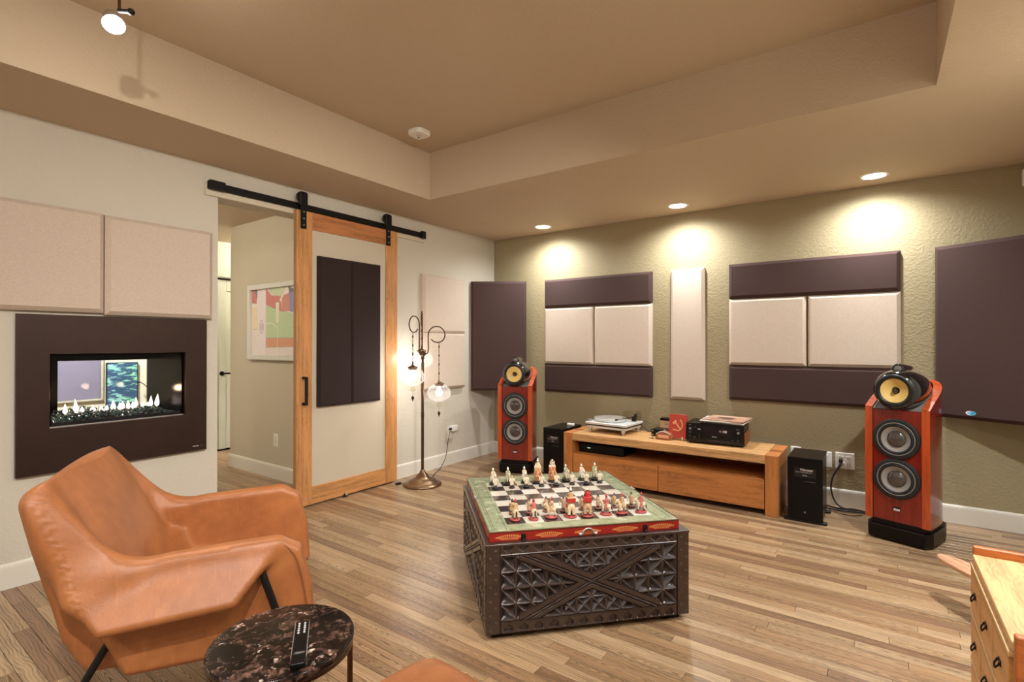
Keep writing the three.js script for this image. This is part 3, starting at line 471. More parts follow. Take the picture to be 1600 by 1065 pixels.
// ---------------------------------------------------------------- floor lamp with three glass shades
{
  const t = thing('floor_lamp', 'antique brass floor lamp with three hanging ribbed glass shades beside the barn door', 'floor lamp', [-3.295, 0, -3.245]);
  part(t, 'base', lathe([[0, 0], [0.168, 0], [0.17, 0.008], [0.165, 0.018], [0.15, 0.026], [0.13, 0.03], [0.118, 0.045], [0.085, 0.058], [0.06, 0.07], [0.05, 0.09], [0.03, 0.105], [0.022, 0.125], [0.014, 0.135], [0, 0.135]], 48), M.brass);
  part(t, 'pole', lathe([[0.0125, 0.12], [0.0125, 0.6], [0.016, 0.605], [0.012, 0.62], [0.016, 0.635], [0.0125, 0.64], [0.0125, 1.11], [0.018, 1.12], [0.013, 1.135], [0.026, 1.15], [0.034, 1.165], [0.022, 1.175], [0.006, 1.185]], 24), M.bronze);
  // arms: direction, top of the hook, height of the shade
  const arms = [[0.81, -0.58, 1.403, 0.815], [0.027, 0.146, 1.49, 0.965], [-0.112, -0.097, 1.545, 1.105]];
  for (const [dx, dz, top, sy] of arms) {
    const n = Math.hypot(dx, dz), ux = dx / n, uz = dz / n, at = (s, y) => [ux * s, y, uz * s], r = 0.074, c0 = 0.05 + r, cy = top - r, c = c0 + 0.022;
    const pts = [at(0.012, 1.155), at(0.04, 1.165), at(0.05, 1.19), at(0.05, (1.19 + cy) / 2), at(0.05, cy)];
    for (let i = 1; i <= 16; i++) { const a = Math.PI - i / 16 * Math.PI * 1.78, k = i > 11 ? 1 - (i - 11) * 0.035 : 1; pts.push(at(c0 + r * k * Math.cos(a), cy + r * k * Math.sin(a))); }
    const arm = part(t, 'arm', tube(pts, 0.0055, 60, 8), M.bronze);
    const hx = c, low = cy - r * 0.97, cap = sy + 0.085;
    const links = []; const nl = Math.max(4, Math.round((low - cap - 0.01) / 0.026));
    for (let i = 0; i < nl; i++) { const y = mix(low - 0.008, cap + 0.035, i / (nl - 1)); links.push(flat(new THREE.TorusGeometry(0.009, 0.0018, 5, 12).scale(0.7, 1.5, 1).rotateY(i % 2 ? 0 : Math.PI / 2).translate(...at(hx, y)))); if (i % 3 === 1) links.push(sph(0.008, ...at(hx, y), 10)); }
    part(t, 'chain', links, M.bronze);
    const shade = part(t, 'shade', (() => {                    // pumpkin-ribbed globe
      const prof = [[0.03, 0.078], [0.05, 0.07], [0.082, 0.045], [0.1, 0.01], [0.1, -0.015], [0.085, -0.045], [0.055, -0.066], [0.025, -0.078], [0.018, -0.085]], N = 96, P = [], q = [];
      const curve = new THREE.SplineCurve(prof.map(([a, b]) => new THREE.Vector2(a, b))).getPoints(22);
      for (const p of curve) for (let i = 0; i < N; i++) { const a = i / N * 2 * Math.PI, k = p.x * (1 + 0.1 * Math.abs(Math.cos(a * 8)) - 0.06); P.push(k * Math.cos(a), p.y, k * Math.sin(a)); }
      for (let j = 0; j + 1 < curve.length; j++) for (let i = 0; i < N; i++) { const a = j * N + i, b = j * N + (i + 1) % N; q.push(a, b, b + N, a, b + N, a + N); }
      const g = new THREE.BufferGeometry(); g.setAttribute('position', new THREE.BufferAttribute(new Float32Array(P), 3)); g.setIndex(q); g.computeVertexNormals(); return g;
    })(), M.shade || (M.shade = phys({ color: css('#ffffff'), roughness: 0.05, transmission: 0.965, thickness: 0, ior: 1.6 })), 'clear ribbed glass globe');
    shade.position.set(...at(hx, sy));
    part(shade, 'cap', lathe([[0.006, 0.115], [0.01, 0.1], [0.026, 0.092], [0.04, 0.086], [0.043, 0.078], [0.036, 0.068], [0.034, 0.06]], 24), M.brass, 'brass crown cap');
    part(shade, 'bulb', lathe([[0.012, 0.062], [0.014, 0.045], [0.027, 0.015], [0.03, -0.005], [0.02, -0.028], [0, -0.034]], 18), M.bulb, 'lit frosted bulb');
    part(shade, 'finial', lathe([[0.02, -0.084], [0.024, -0.092], [0.012, -0.1], [0.026, -0.112], [0.012, -0.126], [0, -0.13]], 20), M.acrylic, 'clear glass drop');
    part(shade, 'pendant', [rod([0, -0.128, 0], [0, -0.16, 0], 0.0012, 5), flat(new THREE.OctahedronGeometry(0.02).scale(0.7, 1.5, 0.3).translate(0, -0.187, 0)), flat(new THREE.TorusGeometry(0.014, 0.003, 5, 16).translate(0, -0.183, 0))], M.bronze);
    const l = new THREE.PointLight(WARM, LEVEL.shade, 0, 2); l.position.set(0, 0, 0); l.castShadow = true; l.shadow.radius = 1; shade.add(l);
  }
  const o = thing('wall_outlet', 'white outlet plate under a small plug adapter on the left wall by the floor lamp', 'outlet', [XL, 0.33, -3.965], Math.PI / 2);
  part(o, 'plate', rings(0.075, 0.12, [[0, 0], [0, 0.003], [0.004, 0.006]]), M.whitePlastic); part(o, 'socket', rings(0.034, 0.03, [[0, 0.005], [0.003, 0.009]], 0, -0.026), M.trim);
  const a = thing('plug_adapter', 'small white box adapter plugged into the outlet behind the floor lamp', 'plug adapter', [XL + 0.008, 0.375, -3.98], Math.PI / 2); part(a, 'body', rbox(0.09, 0.058, 0.045, 0, 0, 0.0235, 0.006), M.whitePlastic); part(a, 'seam', rbox(0.092, 0.003, 0.03, 0, 0, 0.02, 0.001), M.trim);
  const cord = thing('lamp_cord', 'thin dark cord running from the white plug adapter to the floor lamp base', 'cord', [0, 0, 0]);
  part(cord, 'wire', tube([[XL + 0.045, 0.372, -3.925], [XL + 0.065, 0.36, -3.89], [XL + 0.06, 0.27, -3.87], [XL + 0.06, 0.1, -3.83], [XL + 0.08, 0.02, -3.74], [-3.45, 0.005, -3.55], [-3.36, 0.005, -3.42]], 0.003, 60, 6), M.rubber); part(cord, 'plug', rbox(0.03, 0.022, 0.02, XL + 0.04, 0.374, -3.926, 0.005), M.rubber);
  const sw = thing('foot_switch', 'small dark cord switch on the floor left of the lamp base', 'switch', [-3.47, 0, -3.12]); part(sw, 'housing', rbox(0.03, 0.02, 0.05, 0, 0.01, 0, 0.006), M.rubber); part(sw, 'wire', tube([[0, 0.006, -0.02], [0.02, 0.005, -0.05], [0.05, 0.005, -0.06]], 0.003, 12, 6), M.rubber);
}

// ---------------------------------------------------------------- loudspeakers
function speaker(pos, turn, label) {
  const t = thing('loudspeaker', label, 'loudspeaker', pos, turn, null);
  // plan of the wrap-around cabinet, from front right round the back to front left
  const plan = []; for (let i = 0; i <= 40; i++) { const a = -0.5 * Math.PI + 0 + i / 40 * Math.PI, s = Math.sin(a), c = Math.cos(a); plan.push([-0.172 * s * (1 + 0.05 * c), 0.19 - Math.pow(c, 0.62) * 0.43]); }
  const PL = plan;
  const inn = PL.map((p, i) => { const cx = PL[i][0] * 0.74, cz = mix(PL[i][1], -0.02, 0.24); return i < 3 || i > 37 ? [PL[i][0] * 0.76, PL[i][1]] : [cx, cz]; });
  const topY = (z) => 0.845 + 0.165 * Math.pow(clamp((0.19 - z) / 0.4), 0.8), y0 = 0.128, P = [], E = [];
  const q = (A, a, b, c, d) => A.push(...a, ...b, ...c, ...a, ...c, ...d);
  for (let i = 0; i + 1 < PL.length; i++) {
    const [a, b, c, d] = [PL[i], PL[i + 1], inn[i + 1], inn[i]], ya = topY(a[1]), yb = topY(b[1]);
    q(P, [a[0], y0, a[1]], [b[0], y0, b[1]], [b[0], yb, b[1]], [a[0], ya, a[1]]); q(P, [d[0], y0, d[1]], [c[0], y0, c[1]], [c[0], yb, c[1]], [d[0], ya, d[1]]);
    q(E, [a[0], ya + 0.001, a[1]], [b[0], yb + 0.001, b[1]], [c[0], yb + 0.001, c[1]], [d[0], ya + 0.001, d[1]]);
  }
  for (const i of [0, PL.length - 1]) q(E, [PL[i][0], y0, PL[i][1]], [inn[i][0], y0, inn[i][1]], [inn[i][0], topY(0.19), inn[i][1]], [PL[i][0], topY(0.19), PL[i][1]]);
  part(t, 'cabinet', uvm(meshOf(P), 'y'), M.cherry); part(t, 'cabinet_edge', uvm(meshOf(E), 'y'), M.cherryEdge, 'lighter orange wood front and top edges');
  part(t, 'front_baffle', uvm(rbox(0.262, 0.705, 0.03, 0, 0.4805, 0.168, 0.003), 'y'), M.cherry);
  const TP = []; for (let i = 2; i < 20; i++) { const [a1, b1, c1, d1] = [inn[i], inn[i + 1], inn[39 - i], inn[40 - i]], h = (q2) => topY(q2[1]) - 0.012; q(TP, [a1[0], h(a1), a1[1]], [b1[0], h(b1), b1[1]], [c1[0], h(c1), c1[1]], [d1[0], h(d1), d1[1]]); }
  q(TP, [-0.131, 0.835, 0.184], [0.131, 0.835, 0.184], [inn[2][0], topY(inn[2][1]) - 0.012, inn[2][1]], [inn[38][0], topY(inn[38][1]) - 0.012, inn[38][1]]);
  part(t, 'top_plate', meshOf(TP), M.grey, 'grey top plate');
  for (const y of [0.652, 0.402]) {
    const w = part(t, 'woofer', lathe([[0.126, 0], [0.126, 0.014], [0.121, 0.018], [0.104, 0.019], [0.1, 0.016]], 48).rotateX(Math.PI / 2).translate(0, y, 0.182), M.rubber, 'round black bass driver');
    part(w, 'trim_ring', lathe([[0.104, 0.008], [0.102, 0.013], [0.098, 0.012], [0.096, 0.006]], 48).rotateX(Math.PI / 2).translate(0, y, 0.192), M.grey);
    part(w, 'rubber_surround', lathe([[0.096, 0.005], [0.091, 0.012], [0.084, 0.012], [0.079, 0.003]], 48).rotateX(Math.PI / 2).translate(0, y, 0.192), M.rubber);
    part(w, 'cone', lathe([[0.079, 0.003], [0.05, -0.012]], 48).rotateX(Math.PI / 2).translate(0, y, 0.197), M.cone); part(w, 'dust_cap', lathe([[0.052, -0.012], [0.045, 0], [0.028, 0.008], [0, 0.011]], 40).rotateX(Math.PI / 2).translate(0, y, 0.197), phys({ color: css('#3c3633'), roughness: 0.12, clearcoat: 1 }));
    part(w, 'screw', [0, 1, 2, 3, 4, 5, 6].map((i) => sph(0.003, 0.115 * Math.cos(i * 0.9 + 0.3), y + 0.115 * Math.sin(i * 0.9 + 0.3), 0.2, 8)), M.black);
  }
  const lg = canvas(128, 96, (g, w, h) => { g.fillStyle = '#0c0a0a'; g.fillRect(0, 0, w, h); g.fillStyle = '#f4f0ea'; g.fillRect(6, 44, 116, 46); g.fillStyle = '#0c0a0a'; g.font = 'bold 40px sans-serif'; g.fillText('B&W', 17, 82, 94); });
  const b = part(t, 'name_plate', box(0.036, 0.026, 0.003, 0, 0.212, 0.1845), M.black, 'small black and white name plate'); part(b, 'lettering', new THREE.PlaneGeometry(0.034, 0.024).translate(0, 0.212, 0.1865), shot(lg, 0.4));
  const pl = [[-0.09, -0.25], [0.09, -0.25], [0.15, -0.19], [0.176, -0.08], [0.18, 0.15], [0.155, 0.205], [-0.155, 0.205], [-0.18, 0.15], [-0.176, -0.08], [-0.15, -0.19]];
  part(t, 'plinth', [extr(pl.map(([x, z]) => [x * 0.93, -z * 0.95]), 0.07, 0.008).rotateX(-Math.PI / 2).translate(0, 0.02, 0), extr(pl.map(([x, z]) => [x * 0.86, -z * 0.87]), 0.03, 0.004).rotateX(-Math.PI / 2).translate(0, 0.098, 0)], M.blackWood);
  part(t, 'foot', [[-0.12, 0.14], [0.12, 0.14], [-0.09, -0.18], [0.09, -0.18]].map(([x, z]) => cyl(0.025, 0.02, 0.014, x, 0, z)), M.black);
  // head: glossy teardrop with midrange cone and tweeter on top
  const hy = 0.957, hz = 0.03;
  const head = part(t, 'head', lathe([[0.098, 0.195], [0.112, 0.188], [0.125, 0.16], [0.133, 0.1], [0.13, 0.03], [0.118, -0.06], [0.095, -0.15], [0.06, -0.225], [0.025, -0.27], [0, -0.282]], 56).rotateX(Math.PI / 2).translate(0, hy, hz), M.gloss, 'glossy black teardrop head');
  part(head, 'saddle', [rbox(0.17, 0.07, 0.2, 0, 0.88, hz - 0.0, 0.03, 3)], M.gloss);
  part(head, 'midrange_cone', lathe([[0.076, 0], [0.03, -0.024], [0.022, -0.026]], 48).rotateX(Math.PI / 2).translate(0, hy, hz + 0.192), M.kevlar, 'yellow woven midrange cone'); part(head, 'surround', lathe([[0.102, -0.002], [0.101, 0.006], [0.094, 0.01], [0.084, 0.009], [0.079, 0.004], [0.075, -0.001]], 48).rotateX(Math.PI / 2).translate(0, hy, hz + 0.193), M.black);
  part(head, 'phase_plug', lathe([[0.016, -0.03], [0.015, -0.008], [0.009, 0.002], [0, 0.005]], 24).rotateX(Math.PI / 2).translate(0, hy, hz + 0.192), M.gloss);
  const tw = part(t, 'tweeter', lathe([[0.024, 0.085], [0.031, 0.083], [0.034, 0.07], [0.033, 0.02], [0.024, -0.08], [0.01, -0.16], [0, -0.18]], 32).rotateX(Math.PI / 2).translate(0, hy + 0.135, hz + 0.05), M.gloss, 'small bullet tweeter on top'); part(tw, 'dome', lathe([[0.021, 0.084], [0.012, 0.088], [0, 0.089]], 24).rotateX(Math.PI / 2).translate(0, hy + 0.135, hz + 0.05), M.grey);
  return t;
}
const spk = speaker([0.154, 0, -4.205], -0.347, 'red cherry tower loudspeaker with a black teardrop head, right of the console');
dup(spk, [-2.92, 0, -4.22], 0.349, 'red cherry tower loudspeaker with a black teardrop head, in the left corner');

// ---------------------------------------------------------------- black power amplifiers on the floor
function amplifier(pos, label) {
  const t = thing('power_amplifier', label, 'amplifier', pos), w = 0.215, h = 0.425, d = 0.36;
  part(t, 'housing', rbox(w - 0.008, h, d, 0, h / 2 + 0.022, -d / 2 - 0.012, 0.003), M.blackWood); part(t, 'front_panel', rbox(w, h + 0.004, 0.014, 0, h / 2 + 0.024, -0.007, 0.003), M.plastic);
  part(t, 'top_cover', rbox(w, 0.006, d + 0.01, 0, h + 0.025, -d / 2 - 0.006, 0.002), M.blackWood);
  for (const z of [-0.03, -d + 0.02]) part(t, 'foot', rbox(w + 0.05, 0.02, 0.035, 0, 0.011, z, 0.009), M.black);
  const s = canvas(256, 128, (g, W, H) => { g.fillStyle = '#0d0c0d'; g.fillRect(0, 0, W, H); g.fillStyle = '#e9d8cf'; g.font = 'italic bold 40px serif'; g.fillText('Vincent', 66, 40); g.fillStyle = '#c9c5c0'; g.font = '17px sans-serif'; g.fillText('MONO POWER AMPLIFIER', 14, 66, 228); g.fillRect(124, 78, 7, 7); g.font = 'bold 18px sans-serif'; g.fillText('SP-998', 98, 110); });
  part(t, 'lettering', new THREE.PlaneGeometry(0.13, 0.065).translate(0, h - 0.075, 0.0008), shot(s, 0.35));
  part(t, 'power_button', cylZ(0.006, 0.006, 0.004, 0.0, 0.075, 0, 16), M.grey);
  part(t, 'accent_line', rbox(0.07, 0.002, 0.002, 0.03, h - 0.135, 0.0005, 0.001), M.grey);
  return t;
}
const ampR = amplifier([-0.42, 0, -4.1], 'black upright power amplifier between the wooden console and the right loudspeaker');
dup(ampR, [-2.495, 0, -4.155], 0, 'black upright power amplifier left of the console, by the left loudspeaker');
{ const t = thing('remote_box', 'small white gadget lying on top of the left power amplifier', 'gadget', [-2.44, 0.4535, -4.4], 0.15); part(t, 'case', rbox(0.07, 0.022, 0.03, 0, 0.011, 0, 0.006), M.whitePlastic); part(t, 'button', rbox(0.02, 0.003, 0.012, 0.015, 0.0225, 0, 0.001), M.grey); }

// ---------------------------------------------------------------- wooden media console
const CT = 0.442;
{
  const x0 = -2.352, x1 = -0.585, zf = -4.105, zb = -4.6, cx = (x0 + x1) / 2, w = x1 - x0, lw = 0.09;
  const t = thing('media_console', 'long low solid wood media console with an open shelf above two drawers', 'console', [cx, 0, zf]), D = zf - zb, wd = (...a) => uvm(rbox(...a), 'x', rnd(), rnd());
  part(t, 'top', wd(w - 2 * lw, 0.066, D, 0, CT - 0.033, -D / 2, 0.004), M.teakTop);
  for (const s of [-1, 1]) { const p = part(t, 'leg', [uvm(rbox(lw, CT, 0.185, s * (w - lw) / 2, CT / 2, -0.0925, 0.004), 'y', rnd()), uvm(rbox(lw, CT - 0.002, D - 0.19, s * (w - lw) / 2, CT / 2, -0.1925 - (D - 0.195) / 2, 0.006), 'y', rnd(), rnd())], M.teak); part(p, 'end_grain', [rbox(lw - 0.004, 0.003, 0.06, s * (w - lw) / 2, CT - 0.0005, -0.2, 0.001)], M.teakDark); }
  part(t, 'shelf', wd(w - 2 * lw, 0.02, D - 0.02, 0, 0.25, -D / 2 - 0.01, 0.002), M.teak); part(t, 'dark_gap_divider', box(0.02, 0.19, D - 0.06, -1.471 - cx, 0.155, -D / 2 - 0.02), M.blackWood); part(t, 'back_panel', box(w - 2 * lw, 0.36, 0.012, 0, 0.2, -D + 0.01), M.teakDark);  // divider coloured black to put shade into the gap between the drawers
  part(t, 'bottom_board', wd(w - 2 * lw, 0.02, D - 0.02, 0, 0.052, -D / 2 - 0.01, 0.002), M.teakDark);
  const dx = -1.471 - cx, L = -w / 2 + lw + 0.002, R = w / 2 - lw - 0.002;
  part(t, 'drawer', wd(dx - L - 0.006, 0.216, 0.022, (L + dx) / 2, 0.151, -0.016, 0.003), M.teak); part(t, 'drawer', wd(R - dx - 0.006, 0.216, 0.022, (R + dx) / 2, 0.151, -0.016, 0.003), M.teak);
  const s = thing('shelf_player', 'slim black player on the console shelf with a small lit display', 'audio player', [-2.02, 0.26, -4.2]); part(s, 'case', rbox(0.43, 0.075, 0.28, 0, 0.0415, -0.14, 0.004), M.plastic); part(s, 'foot', [[-0.18, -0.03], [0.18, -0.03], [-0.18, -0.25], [0.18, -0.25]].map(([x, z]) => cyl(0.014, 0.014, 0.006, x, 0, z)), M.rubber);
  const dsp = canvas(96, 32, (g, a, b) => { g.fillStyle = '#020805'; g.fillRect(0, 0, a, b); g.fillStyle = '#cfffe0'; g.font = 'bold 24px monospace'; g.fillText('STOP', 14, 24); });
  part(s, 'display', new THREE.PlaneGeometry(0.05, 0.016).translate(-0.12, 0.045, 0.0008), std({ color: css('#000000'), emissiveMap: dsp, emissive: css('#ffffff'), emissiveIntensity: 1.2 }));
}
{ // turntable
  const t = thing('turntable', 'silver turntable with a clear platter on white feet, at the left end of the console', 'turntable', [-1.985, CT, -4.4], -0.06), w = 0.41, d = 0.35;
  for (const [x, z] of [[-0.165, 0.15], [0.165, 0.15], [-0.165, -0.145], [0.165, -0.145]]) part(t, 'foot', lathe([[0, 0], [0.013, 0], [0.014, 0.006], [0.009, 0.012], [0.016, 0.018], [0.019, 0.03], [0.019, 0.048]], 20).translate(x, 0, z), M.silver);
  part(t, 'sub_chassis', rbox(w - 0.03, 0.022, d - 0.03, 0, 0.053, 0, 0.003), M.silverMatte); part(t, 'gasket', rbox(w - 0.008, 0.01, d - 0.008, 0, 0.069, 0, 0.002), M.black); part(t, 'plinth', rbox(w, 0.022, d, 0, 0.085, 0, 0.006), M.alu);
  part(t, 'platter', lathe([[0, 0.1], [0.148, 0.1], [0.15, 0.103], [0.15, 0.122], [0.147, 0.126], [0, 0.126]], 64).translate(-0.04, 0, 0.0), M.acrylicFrost || (M.acrylicFrost = phys({ color: css('#d8d6d2'), roughness: 0.16, clearcoat: 1, metalness: 0.2 })), 'thick clear grey platter'); part(t, 'spindle', cyl(0.0035, 0.003, 0.022, -0.04, 0.126, 0), M.silver);
  part(t, 'motor_pulley', cyl(0.02, 0.02, 0.02, -0.175, 0.096, 0.14), M.silver);
  const a = part(t, 'tonearm', [tube([[0.15, 0.138, -0.1], [0.14, 0.138, 0.0], [0.12, 0.134, 0.08], [0.09, 0.13, 0.11]], 0.004, 24, 8), cyl(0.022, 0.02, 0.035, 0.15, 0.096, -0.1), cyl(0.016, 0.016, 0.03, 0.152, 0.13, -0.135)], M.blackMetal); part(a, 'headshell', rbox(0.018, 0.012, 0.03, 0.085, 0.128, 0.12, 0.003), M.black); part(a, 'counterweight', cylZ(0.017, 0.017, 0.025, 0.152, 0.138, -0.16), M.silver);
  part(t, 'arm_cover', [box(0.13, 0.002, 0.12, 0.13, 0.185, -0.1), box(0.13, 0.07, 0.002, 0.13, 0.15, -0.16), box(0.002, 0.07, 0.12, 0.195, 0.15, -0.1), box(0.002, 0.07, 0.12, 0.065, 0.15, -0.1)], M.acrylic, 'clear acrylic cover');
  part(t, 'signal_cable', tube([[0.17, 0.06, -0.17], [0.215, 0.03, -0.19], [0.25, 0.005, -0.17], [0.29, 0.004, -0.2]], 0.003, 20, 6), M.rubber);
}
{ // small things between turntable and receiver
  const box1 = thing('phono_stage', 'flat black box with two studs, lying behind the small curved clock', 'audio box', [-1.525, CT, -4.43], -0.03);
  part(box1, 'case', rbox(0.19, 0.06, 0.13, 0, 0.033, 0, 0.004), M.plastic); part(box1, 'screw', [cylZ(0.006, 0.006, 0.004, -0.08, 0.05, 0.064), cylZ(0.006, 0.006, 0.004, -0.08, 0.016, 0.064)], M.silver);
  const box2 = thing('cardboard_box', 'small tan cardboard box standing behind the flat black box', 'box', [-1.56, CT, -4.58], 0.0); part(box2, 'carton', rbox(0.14, 0.125, 0.09, 0.03, 0.0625, 0, 0.003), std({ color: css('#c9a37d'), roughness: 0.85 })); part(box2, 'lid', rbox(0.144, 0.022, 0.094, 0.03, 0.13, 0, 0.003), M.blackWood); part(box2, 'label_mark', rbox(0.02, 0.008, 0.001, 0.02, 0.09, 0.0455, 0.0005), M.grey);
  const cl = thing('desk_clock', 'small curved chrome and leather desk clock in front of the flat black box', 'clock', [-1.475, CT, -4.28], 0.03);
  const prof = [[-0.062, 0], [0.062, 0], [0.066, 0.02], [0.06, 0.042]]; for (let i = 0; i <= 8; i++) prof.push([mix(0.06, -0.06, i / 8), 0.042 + 0.022 * Math.sin(i / 8 * Math.PI)]); prof.push([-0.066, 0.02]);
  part(cl, 'body', extr(prof, 0.05, 0.003).translate(0, 0.004, -0.025), std({ color: css('#9c5b38'), roughness: 0.45 })); part(cl, 'metal_band', tube([[-0.06, 0.046, 0.03], [-0.03, 0.062, 0.03], [0, 0.068, 0.03], [0.03, 0.062, 0.03], [0.06, 0.046, 0.03]], 0.0055, 20, 8), M.silver); part(cl, 'dial', rbox(0.09, 0.026, 0.003, 0, 0.028, 0.029, 0.001), M.beigePlain || (M.beigePlain = std({ color: css('#d3a284'), roughness: 0.5 }))); part(cl, 'knob', sph(0.006, 0.01, 0.08, 0.02, 10), M.silver);
  const ch = thing('metal_charm', 'tiny metal trinket at the console edge left of the desk clock', 'trinket', [-1.585, CT, -4.255]); part(ch, 'ring', new THREE.TorusGeometry(0.012, 0.004, 8, 20).rotateX(1.2).translate(0, 0.008, 0), M.silver); part(ch, 'bead', sph(0.008, 0.02, 0.008, 0.004, 12), M.brass);
  const bk = canvas(256, 300, (g, w, h) => { g.fillStyle = '#b5402f'; g.fillRect(0, 0, w, h); for (let i = 0; i < 500; i++) { g.fillStyle = rnd() < 0.5 ? 'rgba(220,110,80,.14)' : 'rgba(90,20,10,.12)'; g.fillRect(rnd() * w, rnd() * h, rnd() * 22, rnd() * 12); }
    g.strokeStyle = '#e2aa72'; g.fillStyle = '#e2aa72'; g.lineWidth = 15; g.beginPath(); g.arc(128, 132, 72, -1.1, 2.0); g.stroke(); g.lineWidth = 11; g.beginPath(); g.moveTo(98, 198); g.quadraticCurveTo(76, 186, 62, 206); g.stroke(); g.save(); g.translate(126, 136); g.rotate(-0.78); g.fillRect(-8, -46, 16, 120); g.fillRect(-36, -66, 62, 26); g.restore(); });
  const b = thing('red_book', 'red book with a hammer and sickle emblem, standing on a small clear stand', 'book', [-1.376, CT + 0.012, -4.345], -0.1), cov = rings(0.15, 0.2, [[0, 0], [0, 0.02], [0.002, 0.022]]), p = cov.attributes.position; for (let i = 0; i < p.count; i++) cov.attributes.uv.setXY(i, p.getX(i) / 0.15 + 0.5, p.getY(i) / 0.2 + 0.5);
  const c = part(b, 'cover', cov, shot(bk, 0.55)); c.position.set(0, 0.1, 0.0); c.rotation.x = -0.12; const pg = part(c, 'page_block', rbox(0.143, 0.193, 0.016, 0, 0, 0.01, 0.002), M.cream); pg.position.z = -0.002;
  const st = thing('book_stand', 'small clear stand with two short pegs holding the red book', 'book stand', [-1.376, CT, -4.345], -0.1); part(st, 'base', rbox(0.14, 0.01, 0.07, 0, 0.005, 0.01, 0.003), M.acrylic); for (const x of [-0.05, 0.05]) part(st, 'peg', rbox(0.01, 0.03, 0.008, x, 0.016, 0.04, 0.003), M.whitePlastic);
}
{ // receiver and record sleeves
  const t = thing('receiver', 'black stereo receiver with dials and wooden side cheeks on the console', 'receiver', [-1.067, CT, -4.265], 0.06), w = 0.435, h = 0.155, d = 0.27;
  part(t, 'case', rbox(w, h, d, 0, h / 2 + 0.012, -d / 2, 0.005), M.plastic); part(t, 'side_cheek', rbox(0.006, 0.09, d - 0.03, w / 2 + 0.003, 0.062, -d / 2 - 0.01, 0.002), M.teakDark, 'wooden side cheek');
  const face = canvas(1024, 368, (g, W, H) => { g.fillStyle = '#0b0a0b'; g.fillRect(0, 0, W, H); g.fillStyle = '#1c1114'; g.fillRect(330, 60, 470, 170); g.fillStyle = '#f2f2ee'; g.font = 'bold 58px monospace'; g.fillText('1:00', 600, 150); g.font = '15px sans-serif'; g.fillText('POWER', 38, 44); g.fillText('VOLUME', 900, 70); g.fillText('SOURCE', 40, 190); g.fillText('A    B', 140, 84); g.font = 'italic 24px serif'; g.fillText('Vincent', 470, 252); g.fillStyle = '#83807c'; for (let i = 0; i < 8; i++) g.fillRect(400 + i * 50, 318, 28, 6); g.fillRect(236, 210, 3, 110); });
  part(t, 'face_plate', new THREE.PlaneGeometry(w - 0.006, h - 0.006).translate(0, h / 2 + 0.012, 0.0008), shot(face, 0.3));
  for (const [x, y, r] of [[-0.185, 0.118, 0.008], [0.178, 0.112, 0.009]]) part(t, 'knob', cylZ(r + 0.002, r, 0.012, x, y, 0.001, 24), M.silver, 'small bright knob');
  part(t, 'selector', rbox(0.024, 0.006, 0.008, -0.115, 0.118, 0.004, 0.002).rotateZ(0), M.silver); for (const [x, y] of [[-0.185, 0.06], [-0.15, 0.05], [0.14, 0.045], [0.175, 0.05]]) part(t, 'dial', [cylZ(0.014, 0.012, 0.014, x, y, 0.001, 24)], M.rubber);
  part(t, 'foot', [[-0.18, -0.03], [0.18, -0.03], [-0.18, -0.24], [0.18, -0.24]].map(([x, z]) => cyl(0.016, 0.016, 0.0125, x, 0, z)), M.rubber);
  const top = CT + h + 0.0125, sl = [['#3b3431', 0.0, 0.0, 0.02, 'lowest dark record sleeve in the stack lying on the receiver'], ['#e6e0d8', 0.012, -0.006, -0.03, 'white record sleeve in the middle of the stack on the receiver'], ['#c9c3bd', -0.01, 0.01, 0.05, 'pale grey record sleeve near the top of the stack on the receiver'], ['#a98168', 0.018, 0.0, -0.05, 'tan printed record sleeve topmost on the receiver']];
  sl.forEach(([c, dx, dz, r, label], i) => { const g = thing('record_sleeve', label, 'record sleeve', [-1.02 + dx, top + i * 0.0085 + 0.0005, -4.425 + dz], r, 'record sleeves on the receiver'); part(g, 'sleeve', rbox(0.315, 0.007, 0.3, 0, 0.0036, 0, 0.002), std({ color: css(c), roughness: 0.5 }));
    if (i === 3) part(g, 'print', new THREE.PlaneGeometry(0.29, 0.275).rotateX(-Math.PI / 2).translate(0, 0.0077, 0), shot(canvas(256, 256, (k, w2, h2) => { k.fillStyle = '#b58a6f'; k.fillRect(0, 0, w2, h2); k.fillStyle = '#5b4038'; k.beginPath(); k.ellipse(120, 130, 70, 46, 0.4, 0, 7); k.fill(); k.fillStyle = '#d9b89c'; k.fillRect(20, 20, 216, 26); k.fillStyle = '#7d5a48'; k.fillRect(24, 180, 150, 40); }), 0.4)); else part(g, 'opening_edge', rbox(0.002, 0.003, 0.29, 0.1575, 0.0036, 0, 0.0008), M.whitePlastic); });
}
